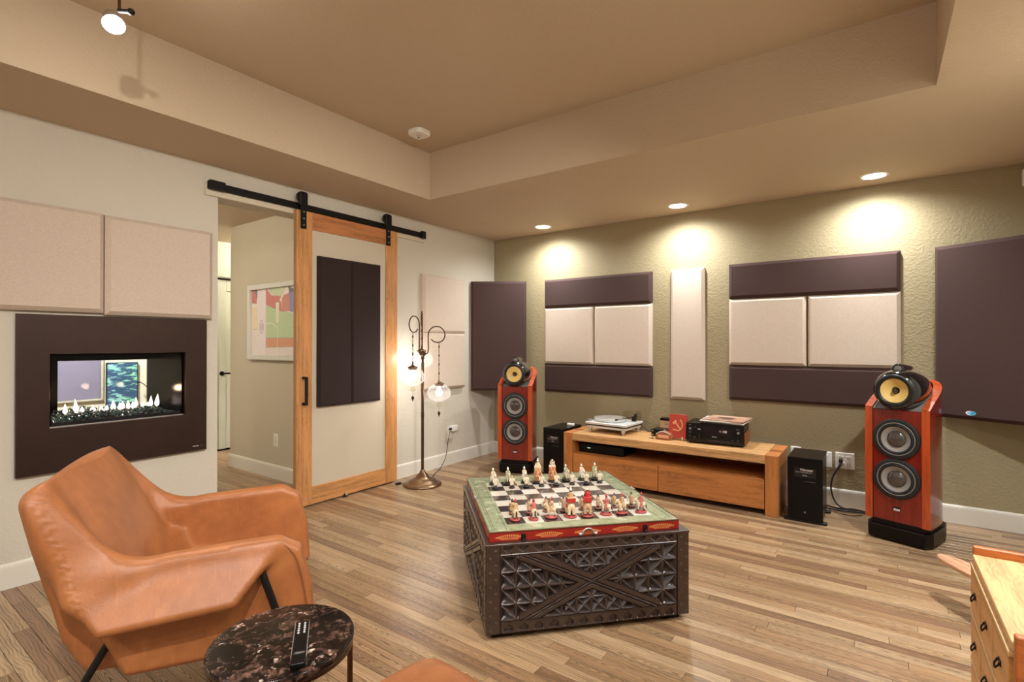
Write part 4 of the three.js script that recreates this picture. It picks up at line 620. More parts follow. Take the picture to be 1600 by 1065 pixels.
{ // outlets and cables on the back wall, right
  const plate = (x, y, w, h, label, n) => { const o = thing('wall_outlet', label, 'outlet', [x, y, ZB]); part(o, 'plate', rings(w, h, [[0, 0], [0, 0.003], [0.004, 0.007]]), M.whitePlastic); for (let i = 0; i < n; i++) part(o, 'socket', rings(0.036, 0.075, [[0, 0.006], [0.003, 0.01]], (i - (n - 1) / 2) * 0.05), M.trim); return o; };
  const d = plate(-0.213, 0.348, 0.124, 0.124, 'white double outlet plate with black plugs, left of the right loudspeaker', 2); part(d, 'slot', [0, 1].flatMap((i) => [-1, 1].flatMap((s) => [box(0.003, 0.01, 0.001, (i - 0.5) * 0.05 + 0.006, s * 0.02, 0.0105), box(0.003, 0.01, 0.001, (i - 0.5) * 0.05 - 0.006, s * 0.02, 0.0105)])), M.black);
  plate(-0.335, 0.345, 0.075, 0.12, 'white single outlet plate partly hidden by the right power amplifier', 1);
  plate(-0.545, 0.36, 0.075, 0.12, 'white outlet plate at the right end of the wooden console', 1);
  const c = (name, label, pts, r, m) => { const t = thing(name, label, 'cable', [0, 0, 0]); part(t, 'wire', tube(pts, r, 60, 8), m || M.rubber); return t; };
  const a = c('power_cable', 'thick black power cable hanging from the double outlet down to the floor', [[-0.238, 0.345, ZB + 0.03], [-0.245, 0.32, ZB + 0.05], [-0.29, 0.22, ZB + 0.055], [-0.3, 0.13, ZB + 0.06], [-0.27, 0.04, ZB + 0.08], [-0.22, 0.012, ZB + 0.11], [-0.12, 0.01, ZB + 0.1], [0.0, 0.01, ZB + 0.14]], 0.006); part(a, 'plug', [rbox(0.026, 0.03, 0.035, -0.238, 0.348, ZB + 0.027, 0.006)], M.rubber);
  const b = c('speaker_cable', 'black speaker cable looping on the floor behind the right power amplifier', [[-0.36, 0.03, ZB + 0.22], [-0.25, 0.012, ZB + 0.19], [-0.13, 0.012, ZB + 0.17], [-0.08, 0.01, ZB + 0.14], [-0.14, 0.01, ZB + 0.09], [-0.25, 0.01, ZB + 0.13], [-0.34, 0.03, ZB + 0.16]], 0.0065); part(b, 'connector', rod([-0.36, 0.03, ZB + 0.22], [-0.34, 0.026, ZB + 0.217], 0.008), M.silver);
  const e = c('thin_cable', 'thin pale cable looping from the double outlet and along the floor', [[-0.225, 0.33, ZB + 0.02], [-0.26, 0.28, ZB + 0.03], [-0.33, 0.26, ZB + 0.035], [-0.37, 0.2, ZB + 0.03], [-0.36, 0.08, ZB + 0.05], [-0.3, 0.008, ZB + 0.2], [-0.16, 0.004, ZB + 0.25], [-0.1, 0.004, ZB + 0.2]], 0.0028, M.bronze); part(e, 'plug', rbox(0.018, 0.018, 0.02, -0.222, 0.332, ZB + 0.018, 0.004), M.whitePlastic);
}

// ---------------------------------------------------------------- carved chest used as a table, with the chess board
const CH = { x: -1.359, z: -2.342, turn: 0.8144, w: 0.93, h: 0.405 };
const chestAt = (x, z) => { const c = Math.cos(CH.turn), s = Math.sin(CH.turn); return [CH.x + x * c + z * s, CH.z - x * s + z * c]; };
{
  const t = thing('carved_chest', 'low square dark wood chest table carved with star facets and crossed bands', 'chest', [CH.x, 0, CH.z], CH.turn), w = CH.w, h = CH.h, y0 = 0.03;
  // carved relief: height of the surface (metres) at s across, y up, on a face w wide and h - y0 tall
  const H = h - y0, bx = 0.062, by = 0.052, nx = 12, ny = 4, cw = (w - 2 * bx) / nx, chh = (H - 2 * by) / ny;
  const relief = (s, y) => {
    const inX = s > bx && s < w - bx, inY = y > by && y < H - by;
    if (!(inX && inY)) {
      if (!inX) { const e = s < bx ? s : w - s; if (e > bx - 0.008) return e > bx - 0.003 ? -0.006 : 0.001; const k = (y / 0.03) % 1, d = Math.hypot((e - 0.03 - 0.012 * (Math.floor(y / 0.03) % 2 ? 1 : -1)), (k - 0.5) * 0.03); return d < 0.008 ? 0.004 * (1 - d / 0.008) : 0; }
      const e = y < by ? y : H - y, u = ((s - bx) / 0.067) % 1;
      if (e > by - 0.008) return e > by - 0.003 ? -0.006 : 0.002;
      const ax = Math.abs(u - 0.5) * 0.067, ay = (y < by ? e - 0.006 : e - 0.008), roof = 0.016 + 0.016 * (1 - ax / 0.022);
      if (ax < 0.022 && ay > 0 && ay < Math.min(0.034, roof)) return ax > 0.017 || ay > Math.min(0.03, roof - 0.005) ? -0.003 : -0.012;
      return 0;
    }
    const X = s - w / 2, Y = y - H / 2, L = w / 2 - bx, K = H / 2 - by;      // crossed bands
    const sl = K / (L * 0.74), len = Math.hypot(1, sl), d1 = (Y - sl * X) / len, d2 = (Y + sl * X) / len, dm = Math.min(Math.abs(d1), Math.abs(d2));
    if (dm < 0.03 && Math.abs(X) < L * 0.8) { const e = Math.abs(d1) < Math.abs(d2) ? d1 : d2; if (Math.abs(e) > 0.026) return -0.006; return 0.005 - 0.0075 * smooth(0.0035, 0.0, Math.abs(Math.abs(e) - 0.0055)) + (Math.abs(e) > 0.006 ? -0.002 * (Math.abs(e) - 0.006) / 0.02 : 0.001); }
    const i = Math.floor((s - bx) / cw), j = Math.floor((y - by) / chh), u = ((s - bx) / cw) % 1, v = ((y - by) / chh) % 1, cu = u - 0.5, cv = v - 0.5;
    // chip carving: every triangle of the cell is a three-sided pit
    const star = Math.abs(X) < L * 0.3, down = X < 0 ? 1 : ((i + j) % 2 ? 1 : -1), px = u * cw, py = v * chh, dl = Math.hypot(cw, chh), dA = Math.abs(px * chh - py * cw) / dl, dB = Math.abs(px * chh + py * cw - cw * chh) / dl;
    const edge = Math.min(px, cw - px, py, chh - py), pit = Math.min(edge, star ? Math.min(dA, dB) : down > 0 ? dB : dA), eye = Math.max(0, 0.011 * Math.sin(u * Math.PI) - Math.min(py, chh - py));
    return -1.25 * Math.max(0, pit - 0.0012) + eye * 0.55 + (edge < 0.0014 ? -0.002 : 0);
  };
  const carve = (W, N, Mv) => { const g = new THREE.PlaneGeometry(W, H, N, Mv), p = g.attributes.position; for (let i = 0; i < p.count; i++) p.setZ(i, relief(p.getX(i) + W / 2, p.getY(i) + H / 2)); const f = g.toNonIndexed(); f.computeVertexNormals(); return uvm(f); };
  const faceA = carve(w - 0.004, 420, 180);
  for (let k = 0; k < 4; k++) { const m = part(t, 'carved_side', k < 2 ? faceA : (CH.low || (CH.low = carve(w - 0.004, 90, 40))), M.chest); m.position.set(0, y0 + H / 2, 0); m.rotation.y = [0, -1, 1, 2][k] * Math.PI / 2; m.translateZ(w / 2); }
  part(t, 'lid', [uvm(rbox(w + 0.006, 0.012, w + 0.006, 0, h - 0.004, 0, 0.004)), box(w - 0.04, 0.02, w - 0.04, 0, y0 + 0.005, 0)], M.chest);
  for (const [x, z] of [[-1, -1], [1, -1], [1, 1], [-1, 1]]) part(t, 'foot', rbox(0.09, 0.034, 0.09, x * (w / 2 - 0.075), 0.017, z * (w / 2 - 0.075), 0.004), M.blackWood);
}
const BY = CH.h + 0.002, BT = BY + 0.043, SQ = 0.0862, BZ = 0.015;
{
  const [bxw, bzw] = chestAt(-0.008, -0.005), t = thing('chess_board', 'painted chess board box with red sides and green border on the carved chest', 'chess board', [bxw, BY, bzw], CH.turn), w = 0.874, d = 0.896, hb = 0.043;
  const red = canvas(1024, 64, (g, W, H) => { g.fillStyle = '#8e1a13'; g.fillRect(0, 0, W, H); g.fillStyle = '#6b1410'; for (let i = 0; i < 200; i++) g.fillRect(rnd() * W, rnd() * H, rnd() * 30, 2); g.strokeStyle = '#d39a52'; g.lineWidth = 3; for (let k = 0; k < 5; k++) for (let i = -6; i <= 6; i++) { const cx = 100 + k * 206, a = i / 6 * 1.3; g.beginPath(); g.moveTo(cx + i * 6, 54); g.quadraticCurveTo(cx + i * 9, 34, cx + i * 11 + Math.sin(a) * 5, 46 - 24 * Math.cos(a)); g.stroke(); g.beginPath(); g.arc(cx + i * 11, 40 - 18 * Math.cos(a), 3, 0, 7); g.stroke(); } });
  const side = (W, H) => { const g = rings(W, H, [[0, 0], [0, 0.004], [0.0005, 0.0045]]), p = g.attributes.position; for (let i = 0; i < p.count; i++) g.attributes.uv.setXY(i, p.getX(i) / W + 0.5, p.getY(i) / H + 0.5); return g; };
  const rm = shot(red, 0.4);
  for (const k of [0, 1, 2, 3]) { const L = k % 2 ? d : w, m = part(t, 'side_board', side(L - 0.002, hb - 0.004), rm, 'red painted side with gold leaf scrolls'); m.position.y = hb / 2 - 0.001; m.rotation.y = k * Math.PI / 2; m.translateZ((k % 2 ? w : d) / 2 - 0.0045); }
  const green = tex(512, 512, 0.4, 0.4, (u, v) => { const a = fbm(u, v, 10, 10, 4, 71), b = smooth(0.6, 0.68, fbm(u, v, 26, 26, 3, 72)), f = smooth(0.7, 0.74, fbm(u, v, 9, 9, 2, 73)); return [mix(0.55 + 0.1 * a, 0.43, b * 0.55) + f * 0.12, mix(0.57 + 0.1 * a, 0.5, b * 0.55) + f * 0.1, mix(0.44 + 0.1 * a, 0.33, b * 0.55) + f * 0.1]; });
  const gm = phys({ map: green, roughness: 0.22, clearcoat: 0.6, clearcoatRoughness: 0.1 }), gw = (w - 8 * SQ) / 2, top = (W, D, x, z) => uvm(rbox(W, 0.006, D, x, hb - 0.003, z, 0.001, 1));
  const zc = BZ + 0.005, zf = d / 2 - (zc + 4 * SQ), zb = d / 2 - (4 * SQ - zc);
  part(t, 'border', top(gw, d, -w / 2 + gw / 2, 0), gm); part(t, 'border', top(gw, d, w / 2 - gw / 2, 0), gm); part(t, 'border', top(8 * SQ, zf, 0, d / 2 - zf / 2), gm); part(t, 'border', top(8 * SQ, zb, 0, -d / 2 + zb / 2), gm);
  part(t, 'bottom_board', box(w - 0.02, 0.006, d - 0.02, 0, 0.003, 0), M.blackWood);
  const rim = (a, b) => rod(a, b, 0.0035, 6), Y = hb;
  part(t, 'rim', [rim([-w / 2, Y, d / 2], [w / 2, Y, d / 2]), rim([w / 2, Y, d / 2], [w / 2, Y, -d / 2]), rim([w / 2, Y, -d / 2], [-w / 2, Y, -d / 2]), rim([-w / 2, Y, -d / 2], [-w / 2, Y, d / 2])], std({ color: css('#6b5a3e'), roughness: 0.4, metalness: 0.4 }));
  part(t, 'border_line', [-1, 1].map((s) => [0.2, 0.3, 0.85].map((k) => box(0.0016, 0.0006, d - 0.03, s * (w / 2 - gw * k), Y + 0.0003, 0))).flat(), std({ color: css('#3f4a30'), roughness: 0.5 }));
  const light = [0, 1, 2].map((i) => phys({ color: css(['#e3d8c8', '#dccfbd', '#e8dfd2'][i]), map: T.speckle, roughness: 0.2, clearcoat: 0.5 })), dark = [0, 1, 2].map((i) => phys({ color: css(['#3c3331', '#463b38', '#332b2a'][i]), map: T.metal, roughness: 0.2, clearcoat: 0.5 }));
  const sg = uvm(rbox(SQ - 0.0008, 0.007, SQ - 0.0008, 0, 0, 0, 0.0008, 1));
  for (let i = 0; i < 8; i++) for (let j = 0; j < 8; j++) { const m = part(t, 'square', sg, ((i + j) % 2 ? dark : light)[Math.floor(rnd() * 3)]); m.position.set((i - 3.5) * SQ, hb - 0.0036, zc + (3.5 - j) * SQ * -1 + 0); }
  part(t, 'ring_handle', [flat(new THREE.TorusGeometry(0.026, 0.0035, 8, 24, Math.PI).translate(0, 0.008, d / 2 + 0.006)), sph(0.008, -0.036, 0.01, d / 2 + 0.004), sph(0.008, 0.036, 0.01, d / 2 + 0.004)], M.silver, 'ring shaped metal handle');
  for (const x of [-0.29, 0.27]) part(t, 'clasp', [rbox(0.02, 0.03, 0.006, x, 0.015, d / 2 + 0.003, 0.002), sph(0.007, x, 0.003, d / 2 + 0.007)], M.blackMetal);
  for (const s of [-1, 1]) part(t, 'hinge', [rbox(0.012, 0.006, 0.04, s * (w / 2 - 0.002), hb + 0.002, -0.05, 0.002), rod([s * w / 2, hb + 0.004, -0.075], [s * w / 2, hb + 0.004, -0.025], 0.004)], M.silver);
  part(t, 'fold_line', box(gw * 2 + 8 * SQ, 0.0006, 0.002, 0, hb + 0.0003, -0.05), M.blackWood);
}
{ // chessmen: one sculpt of each kind, copied
  const C = { cream: [0.62, 0.48, 0.30], tan: [0.5, 0.31, 0.16], skin: [0.5, 0.3, 0.18], red: [0.42, 0.03, 0.025], rose: [0.5, 0.13, 0.11], black: [0.02, 0.018, 0.018], white: [0.75, 0.7, 0.62], green: [0.3, 0.33, 0.2], pale: [0.62, 0.52, 0.36], rust: [0.45, 0.18, 0.07] };
  const vm = std({ vertexColors: true, roughness: 0.42 });
  // horse and rider, about 85 mm tall, facing +z
  const rider = (coat, robe, hat) => sdfMesh((x, y, z) => {
    const ax = Math.abs(x); let d = ellD(x, y, z, [0, 0.034, 0], [0.0115, 0.0125, 0.021]);
    d = smin(d, capD(x, y, z, [0, 0.04, 0.014], [0, 0.056, 0.024], 0.0085, 0.0055), 0.006); d = smin(d, capD(x, y, z, [0, 0.057, 0.024], [0, 0.051, 0.035], 0.0055, 0.0035), 0.004);
    d = smin(d, capD(ax, y, z, [0.0065, 0.03, 0.014], [0.007, 0.006, 0.015], 0.0045, 0.003), 0.004); d = smin(d, capD(ax, y, z, [0.0065, 0.03, -0.014], [0.007, 0.006, -0.016], 0.0055, 0.003), 0.004);
    d = smin(d, capD(x, y, z, [0, 0.038, -0.02], [0, 0.016, -0.029], 0.0035, 0.0025), 0.004);
    d = smin(d, capD(x, y, z, [0, 0.044, -0.003], [0, 0.066, -0.002], 0.0105, 0.0085), 0.003); d = smin(d, capD(ax, y, z, [0.009, 0.045, 0.001], [0.0135, 0.024, 0.004], 0.005, 0.0035), 0.004);
    d = smin(d, capD(ax, y, z, [0.0095, 0.065, -0.001], [0.0115, 0.052, 0.01], 0.0038, 0.0028), 0.003); d = smin(d, ellD(x, y, z, [0, 0.0785, 0], [0.0055, 0.0062, 0.0055]), 0.002);
    return smin(d, capD(x, y, z, [0, 0.0815, -0.001], [0, 0.0895, -0.003], 0.0062, 0.0025), 0.002);
  }, [-0.024, -0.002, -0.04], [0.024, 0.098, 0.046], 0.0019, (x, y, z) => y > 0.08 ? hat : y > 0.073 ? (z > 0 ? C.skin : C.black) : y > 0.046 && z < 0.012 ? robe : Math.abs(x) > 0.0115 && y > 0.02 ? robe : y < 0.012 ? C.black : z < -0.022 ? C.black : coat);
  // foot soldier, about 62 mm tall
  const soldier = (robe, hat) => sdfMesh((x, y, z) => {
    const ax = Math.abs(x); let d = capD(x, y, z, [0, 0.028, 0], [0, 0.043, 0], 0.0085, 0.0095); d = smin(d, capD(ax, y, z, [0.0045, 0.024, 0], [0.006, 0.005, 0.001], 0.006, 0.0042), 0.004);
    d = smin(d, capD(ax, y, z, [0.0105, 0.045, 0], [0.013, 0.033, 0.009], 0.004, 0.003), 0.003); d = smin(d, capD(x, y, z, [0, 0.019, 0], [0, 0.03, 0], 0.0105, 0.008), 0.004);
    d = smin(d, ellD(x, y, z, [0, 0.0555, 0.001], [0.0056, 0.0064, 0.0056]), 0.002); d = smin(d, capD(x, y, z, [0, 0.0595, 0], [0, 0.064, 0], 0.0058, 0.003), 0.002);
    return smin(d, capD(x, y, z, [0.0145, 0.012, 0.012], [0.0145, 0.062, 0.012], 0.0014, 0.0012), 0.001);
  }, [-0.022, -0.004, -0.018], [0.022, 0.072, 0.022], 0.0016, (x, y, z) => y > 0.059 ? hat : y > 0.05 ? (z > 0 ? C.skin : C.black) : y < 0.01 ? C.black : robe);
  // war elephant with a howdah and riders, about 130 mm tall
  const elephant = (hide, cloth2, robe, tall) => sdfMesh((x, y, z) => {
    const ax = Math.abs(x); let d = ellD(x, y, z, [0, 0.044, -0.002], [0.019, 0.02, 0.026]); d = smin(d, ellD(x, y, z, [0, 0.054, 0.025], [0.0125, 0.014, 0.012]), 0.008);
    d = smin(d, capD(x, y, z, [0, 0.05, 0.035], [0, 0.014, 0.042], 0.006, 0.0028), 0.005); d = smin(d, ellD(ax, y, z, [0.015, 0.054, 0.021], [0.008, 0.011, 0.003]), 0.003); d = smin(d, capD(ax, y, z, [0.006, 0.045, 0.034], [0.008, 0.035, 0.047], 0.002, 0.0012), 0.002);
    d = smin(d, capD(ax, y, z, [0.011, 0.036, 0.014], [0.0115, 0.006, 0.015], 0.0085, 0.0068), 0.005); d = smin(d, capD(ax, y, z, [0.011, 0.036, -0.017], [0.0115, 0.006, -0.019], 0.0088, 0.0068), 0.005);
    d = smin(d, Math.max(Math.abs(x) - 0.0175, Math.abs(y - 0.074) - 0.009, Math.abs(z + 0.004) - 0.019) - 0.002, 0.003);
    d = smin(d, capD(x, y, z, [0, 0.082, -0.006], [0, 0.102, -0.006], 0.0115, 0.0095), 0.003); d = smin(d, capD(ax, y, z, [0.0105, 0.1, -0.005], [0.015, 0.086, 0.007], 0.0042, 0.003), 0.003);
    d = smin(d, ellD(x, y, z, [0, 0.115, -0.005], [0.0065, 0.0075, 0.0065]), 0.002); if (tall) d = smin(d, capD(x, y, z, [0, 0.119, -0.006], [0, 0.134, -0.007], 0.0065, 0.002), 0.002); else d = smin(d, ellD(ax, y, z, [0.0095, 0.106, 0.008], [0.005, 0.011, 0.005]), 0.003);
    return smin(d, capD(ax, y, z, [0.007, 0.058, 0.02], [0.008, 0.075, 0.016], 0.006, 0.005), 0.003);
  }, [-0.032, -0.004, -0.042], [0.032, 0.142, 0.056], 0.0022, (x, y, z) => y > 0.117 ? C.white : y > 0.109 ? (z > -0.005 ? C.skin : C.black) : y > 0.084 ? robe : y > 0.063 && z < 0.02 ? cloth2 : y > 0.04 && Math.abs(x) > 0.0165 && z < 0.016 ? cloth2 : z > 0.034 && y < 0.045 && Math.abs(x) > 0.005 ? C.white : y < 0.01 ? C.black : hide);
  const baseGeo = (rx, rz) => lathe([[0, 0], [1, 0], [1.02, 0.003], [0.94, 0.006], [0.8, 0.0075], [0, 0.0075]], 28).scale(rx, 1, rz);
  const bRed = std({ color: css('#a3413b'), roughness: 0.35 }), bDark = std({ color: css('#262019'), roughness: 0.35 }), bBrown = std({ color: css('#7d4a3a'), roughness: 0.4 });
  const shieldGeo = lathe([[0, 0.003], [0.009, 0.0022], [0.0125, 0]], 20).rotateX(Math.PI / 2);
  const mk = (name, label, cat, fig, bg, bm, shield) => { const t = thing(name, label, cat); part(t, 'figure', fig, vm).position.y = 0.004; part(t, 'base', bg, bm); if (shield) { const s = part(t, 'shield', shieldGeo, shield); s.position.set(-0.011, 0.034, 0.014); s.rotation.y = -0.35; } return t; };
  const kinds = {
    rr: mk('chess_horseman', '', 'chess piece', rider(C.cream, C.tan, C.red), baseGeo(0.0225, 0.028), bRed), rr2: mk('chess_horseman', '', 'chess piece', rider(C.pale, C.rose, C.red), baseGeo(0.0225, 0.028), bRed),
    wr: mk('chess_horseman', '', 'chess piece', rider(C.white, C.cream, C.white), baseGeo(0.021, 0.026), bDark), wr2: mk('chess_horseman', '', 'chess piece', rider(C.pale, C.green, C.white), baseGeo(0.021, 0.026), bDark),
    re: mk('chess_elephant', '', 'chess piece', elephant(C.cream, C.red, C.tan, true), baseGeo(0.029, 0.034), bRed), rq: mk('chess_elephant', '', 'chess piece', elephant(C.tan, C.red, C.red, false), baseGeo(0.029, 0.034), bRed),
    we: mk('chess_elephant', '', 'chess piece', elephant(C.rust, C.tan, C.cream, true), baseGeo(0.028, 0.033), bDark), wq: mk('chess_elephant', '', 'chess piece', elephant(C.rust, C.rust, C.pale, false), baseGeo(0.028, 0.033), bDark),
    rp: mk('chess_soldier', '', 'chess piece', soldier(C.tan, C.black), baseGeo(0.0165, 0.0165), bBrown, M.whitePlastic), wp: mk('chess_soldier', '', 'chess piece', soldier(C.pale, C.green), baseGeo(0.016, 0.016), bDark),
  };
  const first = new Set(), nth = ['first', 'second', 'third', 'fourth', 'fifth', 'sixth', 'seventh', 'last'];
  const put = (k, i, j, facing, label, group) => {
    const [x, z] = chestAt(-0.008 + (i - 3.5) * SQ + rr(-0.006, 0.006), -0.005 + BZ + 0.005 + (3.5 - j) * SQ + rr(-0.006, 0.006)), turn = CH.turn + facing + rr(-0.35, 0.35);
    if (!first.has(k)) { first.add(k); const o = kinds[k]; o.position.set(x, BT + 0.002, z); o.rotation.y = turn; tag(o, label, 'chess piece', group); } else dup(kinds[k], [x, BT + 0.002, z], turn, label, group);
  };
  const near = ['rr', 'rr2', 'rr', 're', 'rq', 'rr2', 'rr', 'rr2'], far = ['wr', 'wr2', 'wr', 'we', 'wq', 'wr2', 'wr', 'wr2'];
  for (let i = 0; i < 8; i++) {
    const el = i === 3 || i === 4, o = nth[i];
    put(near[i], i, 0, Math.PI, el ? `red-based painted elephant with ${i === 3 ? 'a tall rider' : 'a red canopy'}, near rank of the chess board` : `red-based painted horseman, ${o} from the left in the chess board's near rank`, 'red-based chess pieces');
    put('rp', i, 1, Math.PI, `tan soldier with white shield, ${o} from left in the red side's second rank`, 'red-side soldiers');
    put(far[i], i, 7, 0, el ? `dark-based brown elephant with ${i === 3 ? 'the tallest rider' : 'a broad howdah'}, far rank of the chess board` : `dark-based cream horseman, ${o} from the left in the chess board's far rank`, 'dark-based chess pieces');
    put('wp', i, 6, 0, `pale green soldier on dark base, ${o} from left in the far second rank`, 'far-side soldiers');
  }
}

// ---------------------------------------------------------------- leather armchairs: a folded shell on black rod legs
{
  const org = [-1.87, -1.096], turn = -0.548, t = thing('leather_armchair', 'caramel leather armchair with a folded wing shell in front of the fireplace', 'armchair', [org[0], 0, org[1]], turn);
  // local axes: x to the sitter's right (near side), y up, z = backwards (forward is -z); points below are [x, y, forward]
  const p = (x, y, f) => [x, y, -f], half = (f) => (x, y, z) => f(Math.abs(x), y, z);
  const Tt = p(0.306, 0.8, -0.625), K = p(0.362, 0.535, -0.52), J = p(0.335, 0.575, -0.415), A = p(0.335, 0.6, -0.01), Lr = p(0.43, 0.462, -0.445), Lf = p(0.43, 0.478, -0.13);
  const tri = [[K, J, A], [K, A, Lr], [Lr, A, Lf]].map(triD), wing = [[Tt, K, J]].map(triD);
  const slab = polyD([[-0.48, 0.48], [-0.525, 0.575], [-0.47, 0.576], [-0.41, 0.574], [-0.3, 0.592], [-0.01, 0.6], [0.045, 0.572], [0.075, 0.45], [0.085, 0.3], [-0.4, 0.3]]);     // arm inner panel in (forward, up)
  const body = polyD([[-0.62, 0.798], [-0.6, 0.814], [-0.57, 0.804], [-0.54, 0.72], [-0.455, 0.56], [-0.37, 0.36], [-0.12, 0.345], [0.03, 0.365], [0.065, 0.34], [0.07, 0.31], [-0.16, 0.305], [-0.505, 0.312], [-0.552, 0.4], [-0.59, 0.57], [-0.604, 0.68]]);
  const f = half((x, y, z) => {
    const fw = -z, dome = 0.026 * smooth(0.5, 0.85, y) * (1 - Math.pow(clamp(x / 0.33), 2));
    const wx = mix(0.288, 0.32, smooth(0.45, 0.7, y)) - 0.03 * smooth(0.79, 0.87, y);
    const yy = y - dome, shift = 0.075 * Math.pow(clamp(x / 0.33), 2.2), cut = (fw + shift + 0.578) * 0.872 + (yy - 0.79) * 0.49 - 0.3 * smooth(0.52, 0.4, y);
    const ba = Math.max(body(fw, yy), cut) + 0.01, bx = x - (wx - 0.022); let d = Math.min(Math.max(ba, bx), 0) + Math.hypot(Math.max(ba, 0), Math.max(bx, 0)) - 0.044;
    const e = Math.hypot(Math.max(slab(fw, y), 0), Math.max(Math.abs(x - 0.325) - 0.012, 0)) + Math.min(0, Math.max(slab(fw, y), Math.abs(x - 0.325) - 0.012));
    d = smin(d, e - 0.022, 0.045);
    d = smin(d, Math.min(...tri.map((q) => q(x, y, z))) - 0.0185, 0.03);
    d = smin(d, Math.min(...wing.map((q) => q(x, y, z))) - 0.02, 0.075);
    if (d < 0.03 && y > 0.45) {                         // gathered leather along the rear edge of the wing and the flap front
      const a = Math.abs(fw - (-0.62 + (0.83 - y) * 0.36)); d += 0.0013 * Math.sin((y * 1.0 + fw * 0.3) * 400) * smooth(0.022, 0.004, a) * smooth(0.29, 0.32, x);
    }
    return d;
  });
  part(t, 'shell', sdfMesh(f, [-0.49, 0.22, -0.15], [0.49, 0.95, 0.74], 0.0105), M.leather, 'folded caramel leather shell with back, arms and seat');
  for (const s of [-1, 1]) {
    const q = ([x, y, z], dx = 0, dy = 0, dz = 0) => [s * (x + dx), y + dy, z + dz];
    part(t, 'leg', tube([q(p(0.33, 0.44, -0.42)), q(p(0.34, 0.3, -0.5)), q(p(0.36, 0.0, -0.655))], 0.011, 16, 10), M.blackMetal); part(t, 'leg', tube([q(p(0.37, 0.54, -0.055)), q(p(0.372, 0.4, -0.01)), q(p(0.36, 0.0, 0.12))], 0.011, 16, 10), M.blackMetal);
    part(t, 'seam', tube([q(p(0.352, 0.618, -0.004)), q(p(0.362, 0.565, 0.043)), q(p(0.362, 0.45, 0.072)), q(p(0.362, 0.3, 0.086))], 0.0022, 30, 6), M.thread, 'stitched seam');
  }
  // matching ottoman, mostly below the photo edge
  const o = thing('leather_ottoman', 'caramel leather ottoman mostly below the photo edge, its rounded corner at bottom centre', 'ottoman', [-0.82, 0, -0.803], -0.1);
  part(o, 'cushion', sdfMesh((x, y, z) => { const cr = Math.max(0, 1 - (x * x + z * z) / 0.12) * 0.03, q = [Math.max(Math.abs(x) - 0.11, 0), Math.max(Math.abs(y - 0.305 - cr * 0.5) - 0.04 - cr * 0.5, 0), Math.max(Math.abs(z) - 0.11, 0)]; return Math.hypot(...q) - 0.085; }, [-0.28, 0.14, -0.25], [0.28, 0.47, 0.25], 0.0105), M.leather);
  for (const [x, z] of [[-1, -1], [1, -1], [1, 1], [-1, 1]]) part(o, 'leg', rod([x * 0.14, 0.2, z * 0.11], [x * 0.18, 0, z * 0.15], 0.011), M.blackMetal);
}

// ---------------------------------------------------------------- side table with a marble top, remote control
{
  const t = thing('side_table', 'small round side table with a dark brown veined marble top beside the armchair', 'side table', [-1.237, 0, -0.727]), r = 0.1735, h = 0.5;
  part(t, 'marble_top', uvm(lathe([[0, h - 0.02], [r - 0.004, h - 0.02], [r, h - 0.015], [r, h - 0.004], [r - 0.003, h], [0, h]], 72)), M.marble);
  const rim = part(t, 'metal_rim', lathe([[r - 0.012, h - 0.0205], [r - 0.012, h - 0.03], [r - 0.002, h - 0.03], [r - 0.002, h - 0.0205]], 64), M.bronze);
  for (let i = 0; i < 3; i++) { const a = 0.75 + i * 2.094, x = Math.cos(a) * (r - 0.008), z = -Math.sin(a) * (r - 0.008); part(t, 'leg', rbox(0.011, h - 0.022, 0.011, x, (h - 0.022) / 2, z, 0.002), M.bronze); }
  part(t, 'base_ring', flat(new THREE.TorusGeometry(r - 0.012, 0.006, 8, 56).rotateX(Math.PI / 2).translate(0, 0.007, 0)), M.bronze);
  const c = thing('remote_control', 'slim black remote control with silver edges lying on the marble side table', 'remote control', [-1.166, h + 0.0005, -0.731], -0.62), L = 0.19, w = 0.034;
  part(c, 'body', rbox(L, 0.014, w, 0, 0.0075, 0, 0.004), M.plastic); for (const s of [-1, 1]) part(c, 'side_strip', rbox(L - 0.03, 0.012, 0.002, -0.012, 0.009, s * (w / 2), 0.001), M.silver);
  for (let i = 0; i < 5; i++) for (const s of [-1, 1]) part(c, 'button', cyl(0.003, 0.0026, 0.0022, -0.082 + i * 0.011, 0.0142, s * 0.007, 12), M.silverMatte);
  const s = canvas(128, 64, (g, W, H) => { g.fillStyle = '#0d0c0d'; g.fillRect(0, 0, W, H); g.fillStyle = '#cfcac4'; g.font = 'italic 26px serif'; g.fillText('Vincent', 22, 30); g.fillRect(16, 42, 96, 3); }); const pr = part(c, 'lettering', new THREE.PlaneGeometry(0.028, 0.014).rotateX(-Math.PI / 2).rotateY(Math.PI / 2).translate(0.052, 0.01475, 0), shot(s, 0.35));
}

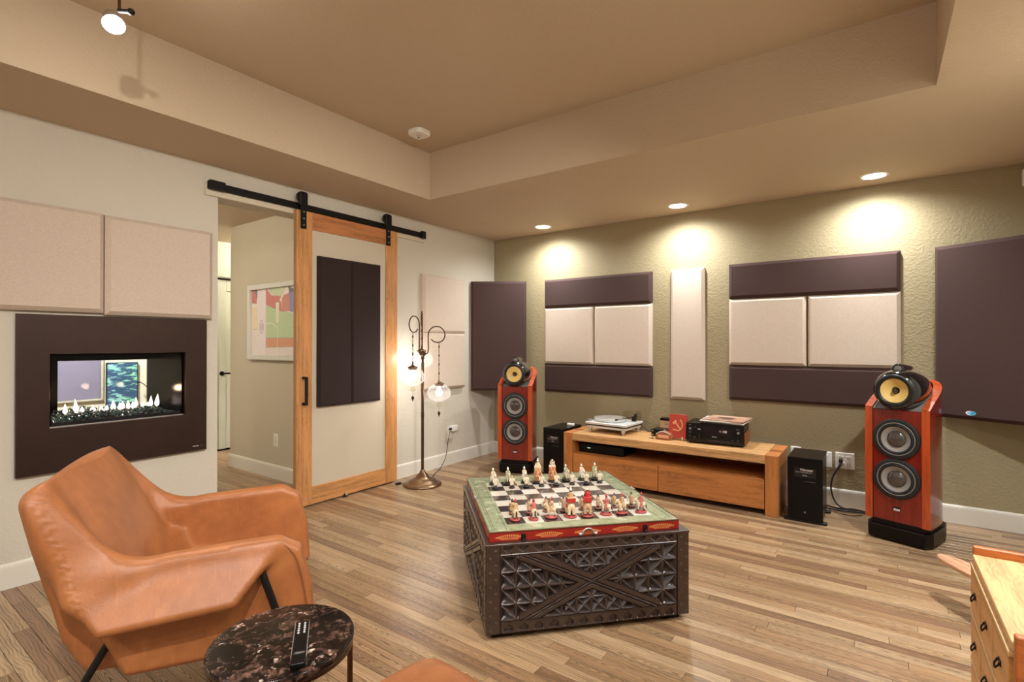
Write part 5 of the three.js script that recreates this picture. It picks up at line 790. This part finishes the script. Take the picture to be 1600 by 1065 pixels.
// ---------------------------------------------------------------- drawer cabinet and low stool at the right
{
  const x0 = 0.228, xb = XR - 0.03, z0 = -2.06, z1 = -1.5, h = 0.62, t = thing('drawer_cabinet', 'honey coloured wooden cabinet of small drawers with raised end boards at the right edge', 'cabinet', [x0, 0, (z0 + z1) / 2]), L = z1 - z0, D = xb - x0;
  part(t, 'top', uvm(rbox(D, 0.02, L, D / 2, h - 0.01, 0, 0.003), 'z'), M.pineTop);
  for (const s of [-1, 1]) part(t, 'end_board', uvm(rbox(D, h + 0.02, 0.022, D / 2 + 0.002, (h + 0.02) / 2 + 0.002, s * (L / 2 + 0.011), 0.005, 3), 'x'), M.pineEdge);
  part(t, 'carcass', [box(D - 0.03, h - 0.02, L - 0.002, D / 2 + 0.015, (h - 0.02) / 2, 0)], M.pineEdge);
  const g = uvm(rbox(0.022, 0.122, (L - 0.02) / 3 - 0.006, 0, 0, 0, 0.003), 'z');
  for (let j = 0; j < 4; j++) { const y = h - 0.03 - 0.066 - j * 0.14; part(t, 'drawer_rail', rbox(0.02, 0.01, L, 0.004, y + 0.068, 0, 0.002), M.pineTop);
    for (let i = 0; i < 3; i++) { const z = (i - 1) * (L - 0.01) / 3, dr = part(t, 'drawer', g, M.pine); dr.position.set(0.006, y, z);
      part(dr, 'handle', [rbox(0.002, 0.014, 0.026, -0.012, 0.004, 0, 0.001), tube([[-0.013, 0.004, -0.012], [-0.019, -0.004, -0.011], [-0.02, -0.012, 0], [-0.019, -0.004, 0.011], [-0.013, 0.004, 0.012]], 0.002, 20, 6), sph(0.003, -0.014, 0.004, -0.012, 8), sph(0.003, -0.014, 0.004, 0.012, 8)], M.blackMetal, 'black drop handle'); } }
  const s = thing('low_stool', 'low oval pale wood stool, its rounded end showing behind the drawer cabinet', 'stool', [0.425, 0, -3.045], -0.927), o = []; for (let i = 0; i < 48; i++) { const a = i / 48 * 2 * Math.PI, c = Math.cos(a), q = Math.sin(a); o.push([Math.sign(c) * Math.pow(Math.abs(c), 0.75) * 0.3, Math.sign(q) * Math.pow(Math.abs(q), 0.8) * 0.055]); }
  part(s, 'seat', uvm(extr(o, 0.012, 0.004).rotateX(-Math.PI / 2).translate(0, 0.2, 0), 'x'), wood('#d3a07e', 0.4)); for (const x of [-0.08, 0.17]) part(s, 'leg', lathe([[0.014, 0], [0.02, 0.1], [0.024, 0.198]], 16).translate(x, 0, 0), M.bronze); part(s, 'stretcher', rod([-0.08, 0.1, 0], [0.17, 0.1, 0], 0.01), M.bronze);
}

scene.traverse((o) => { if (o.isMesh) { o.castShadow = o.receiveShadow = true; } });
renderer.render(scene, camera);
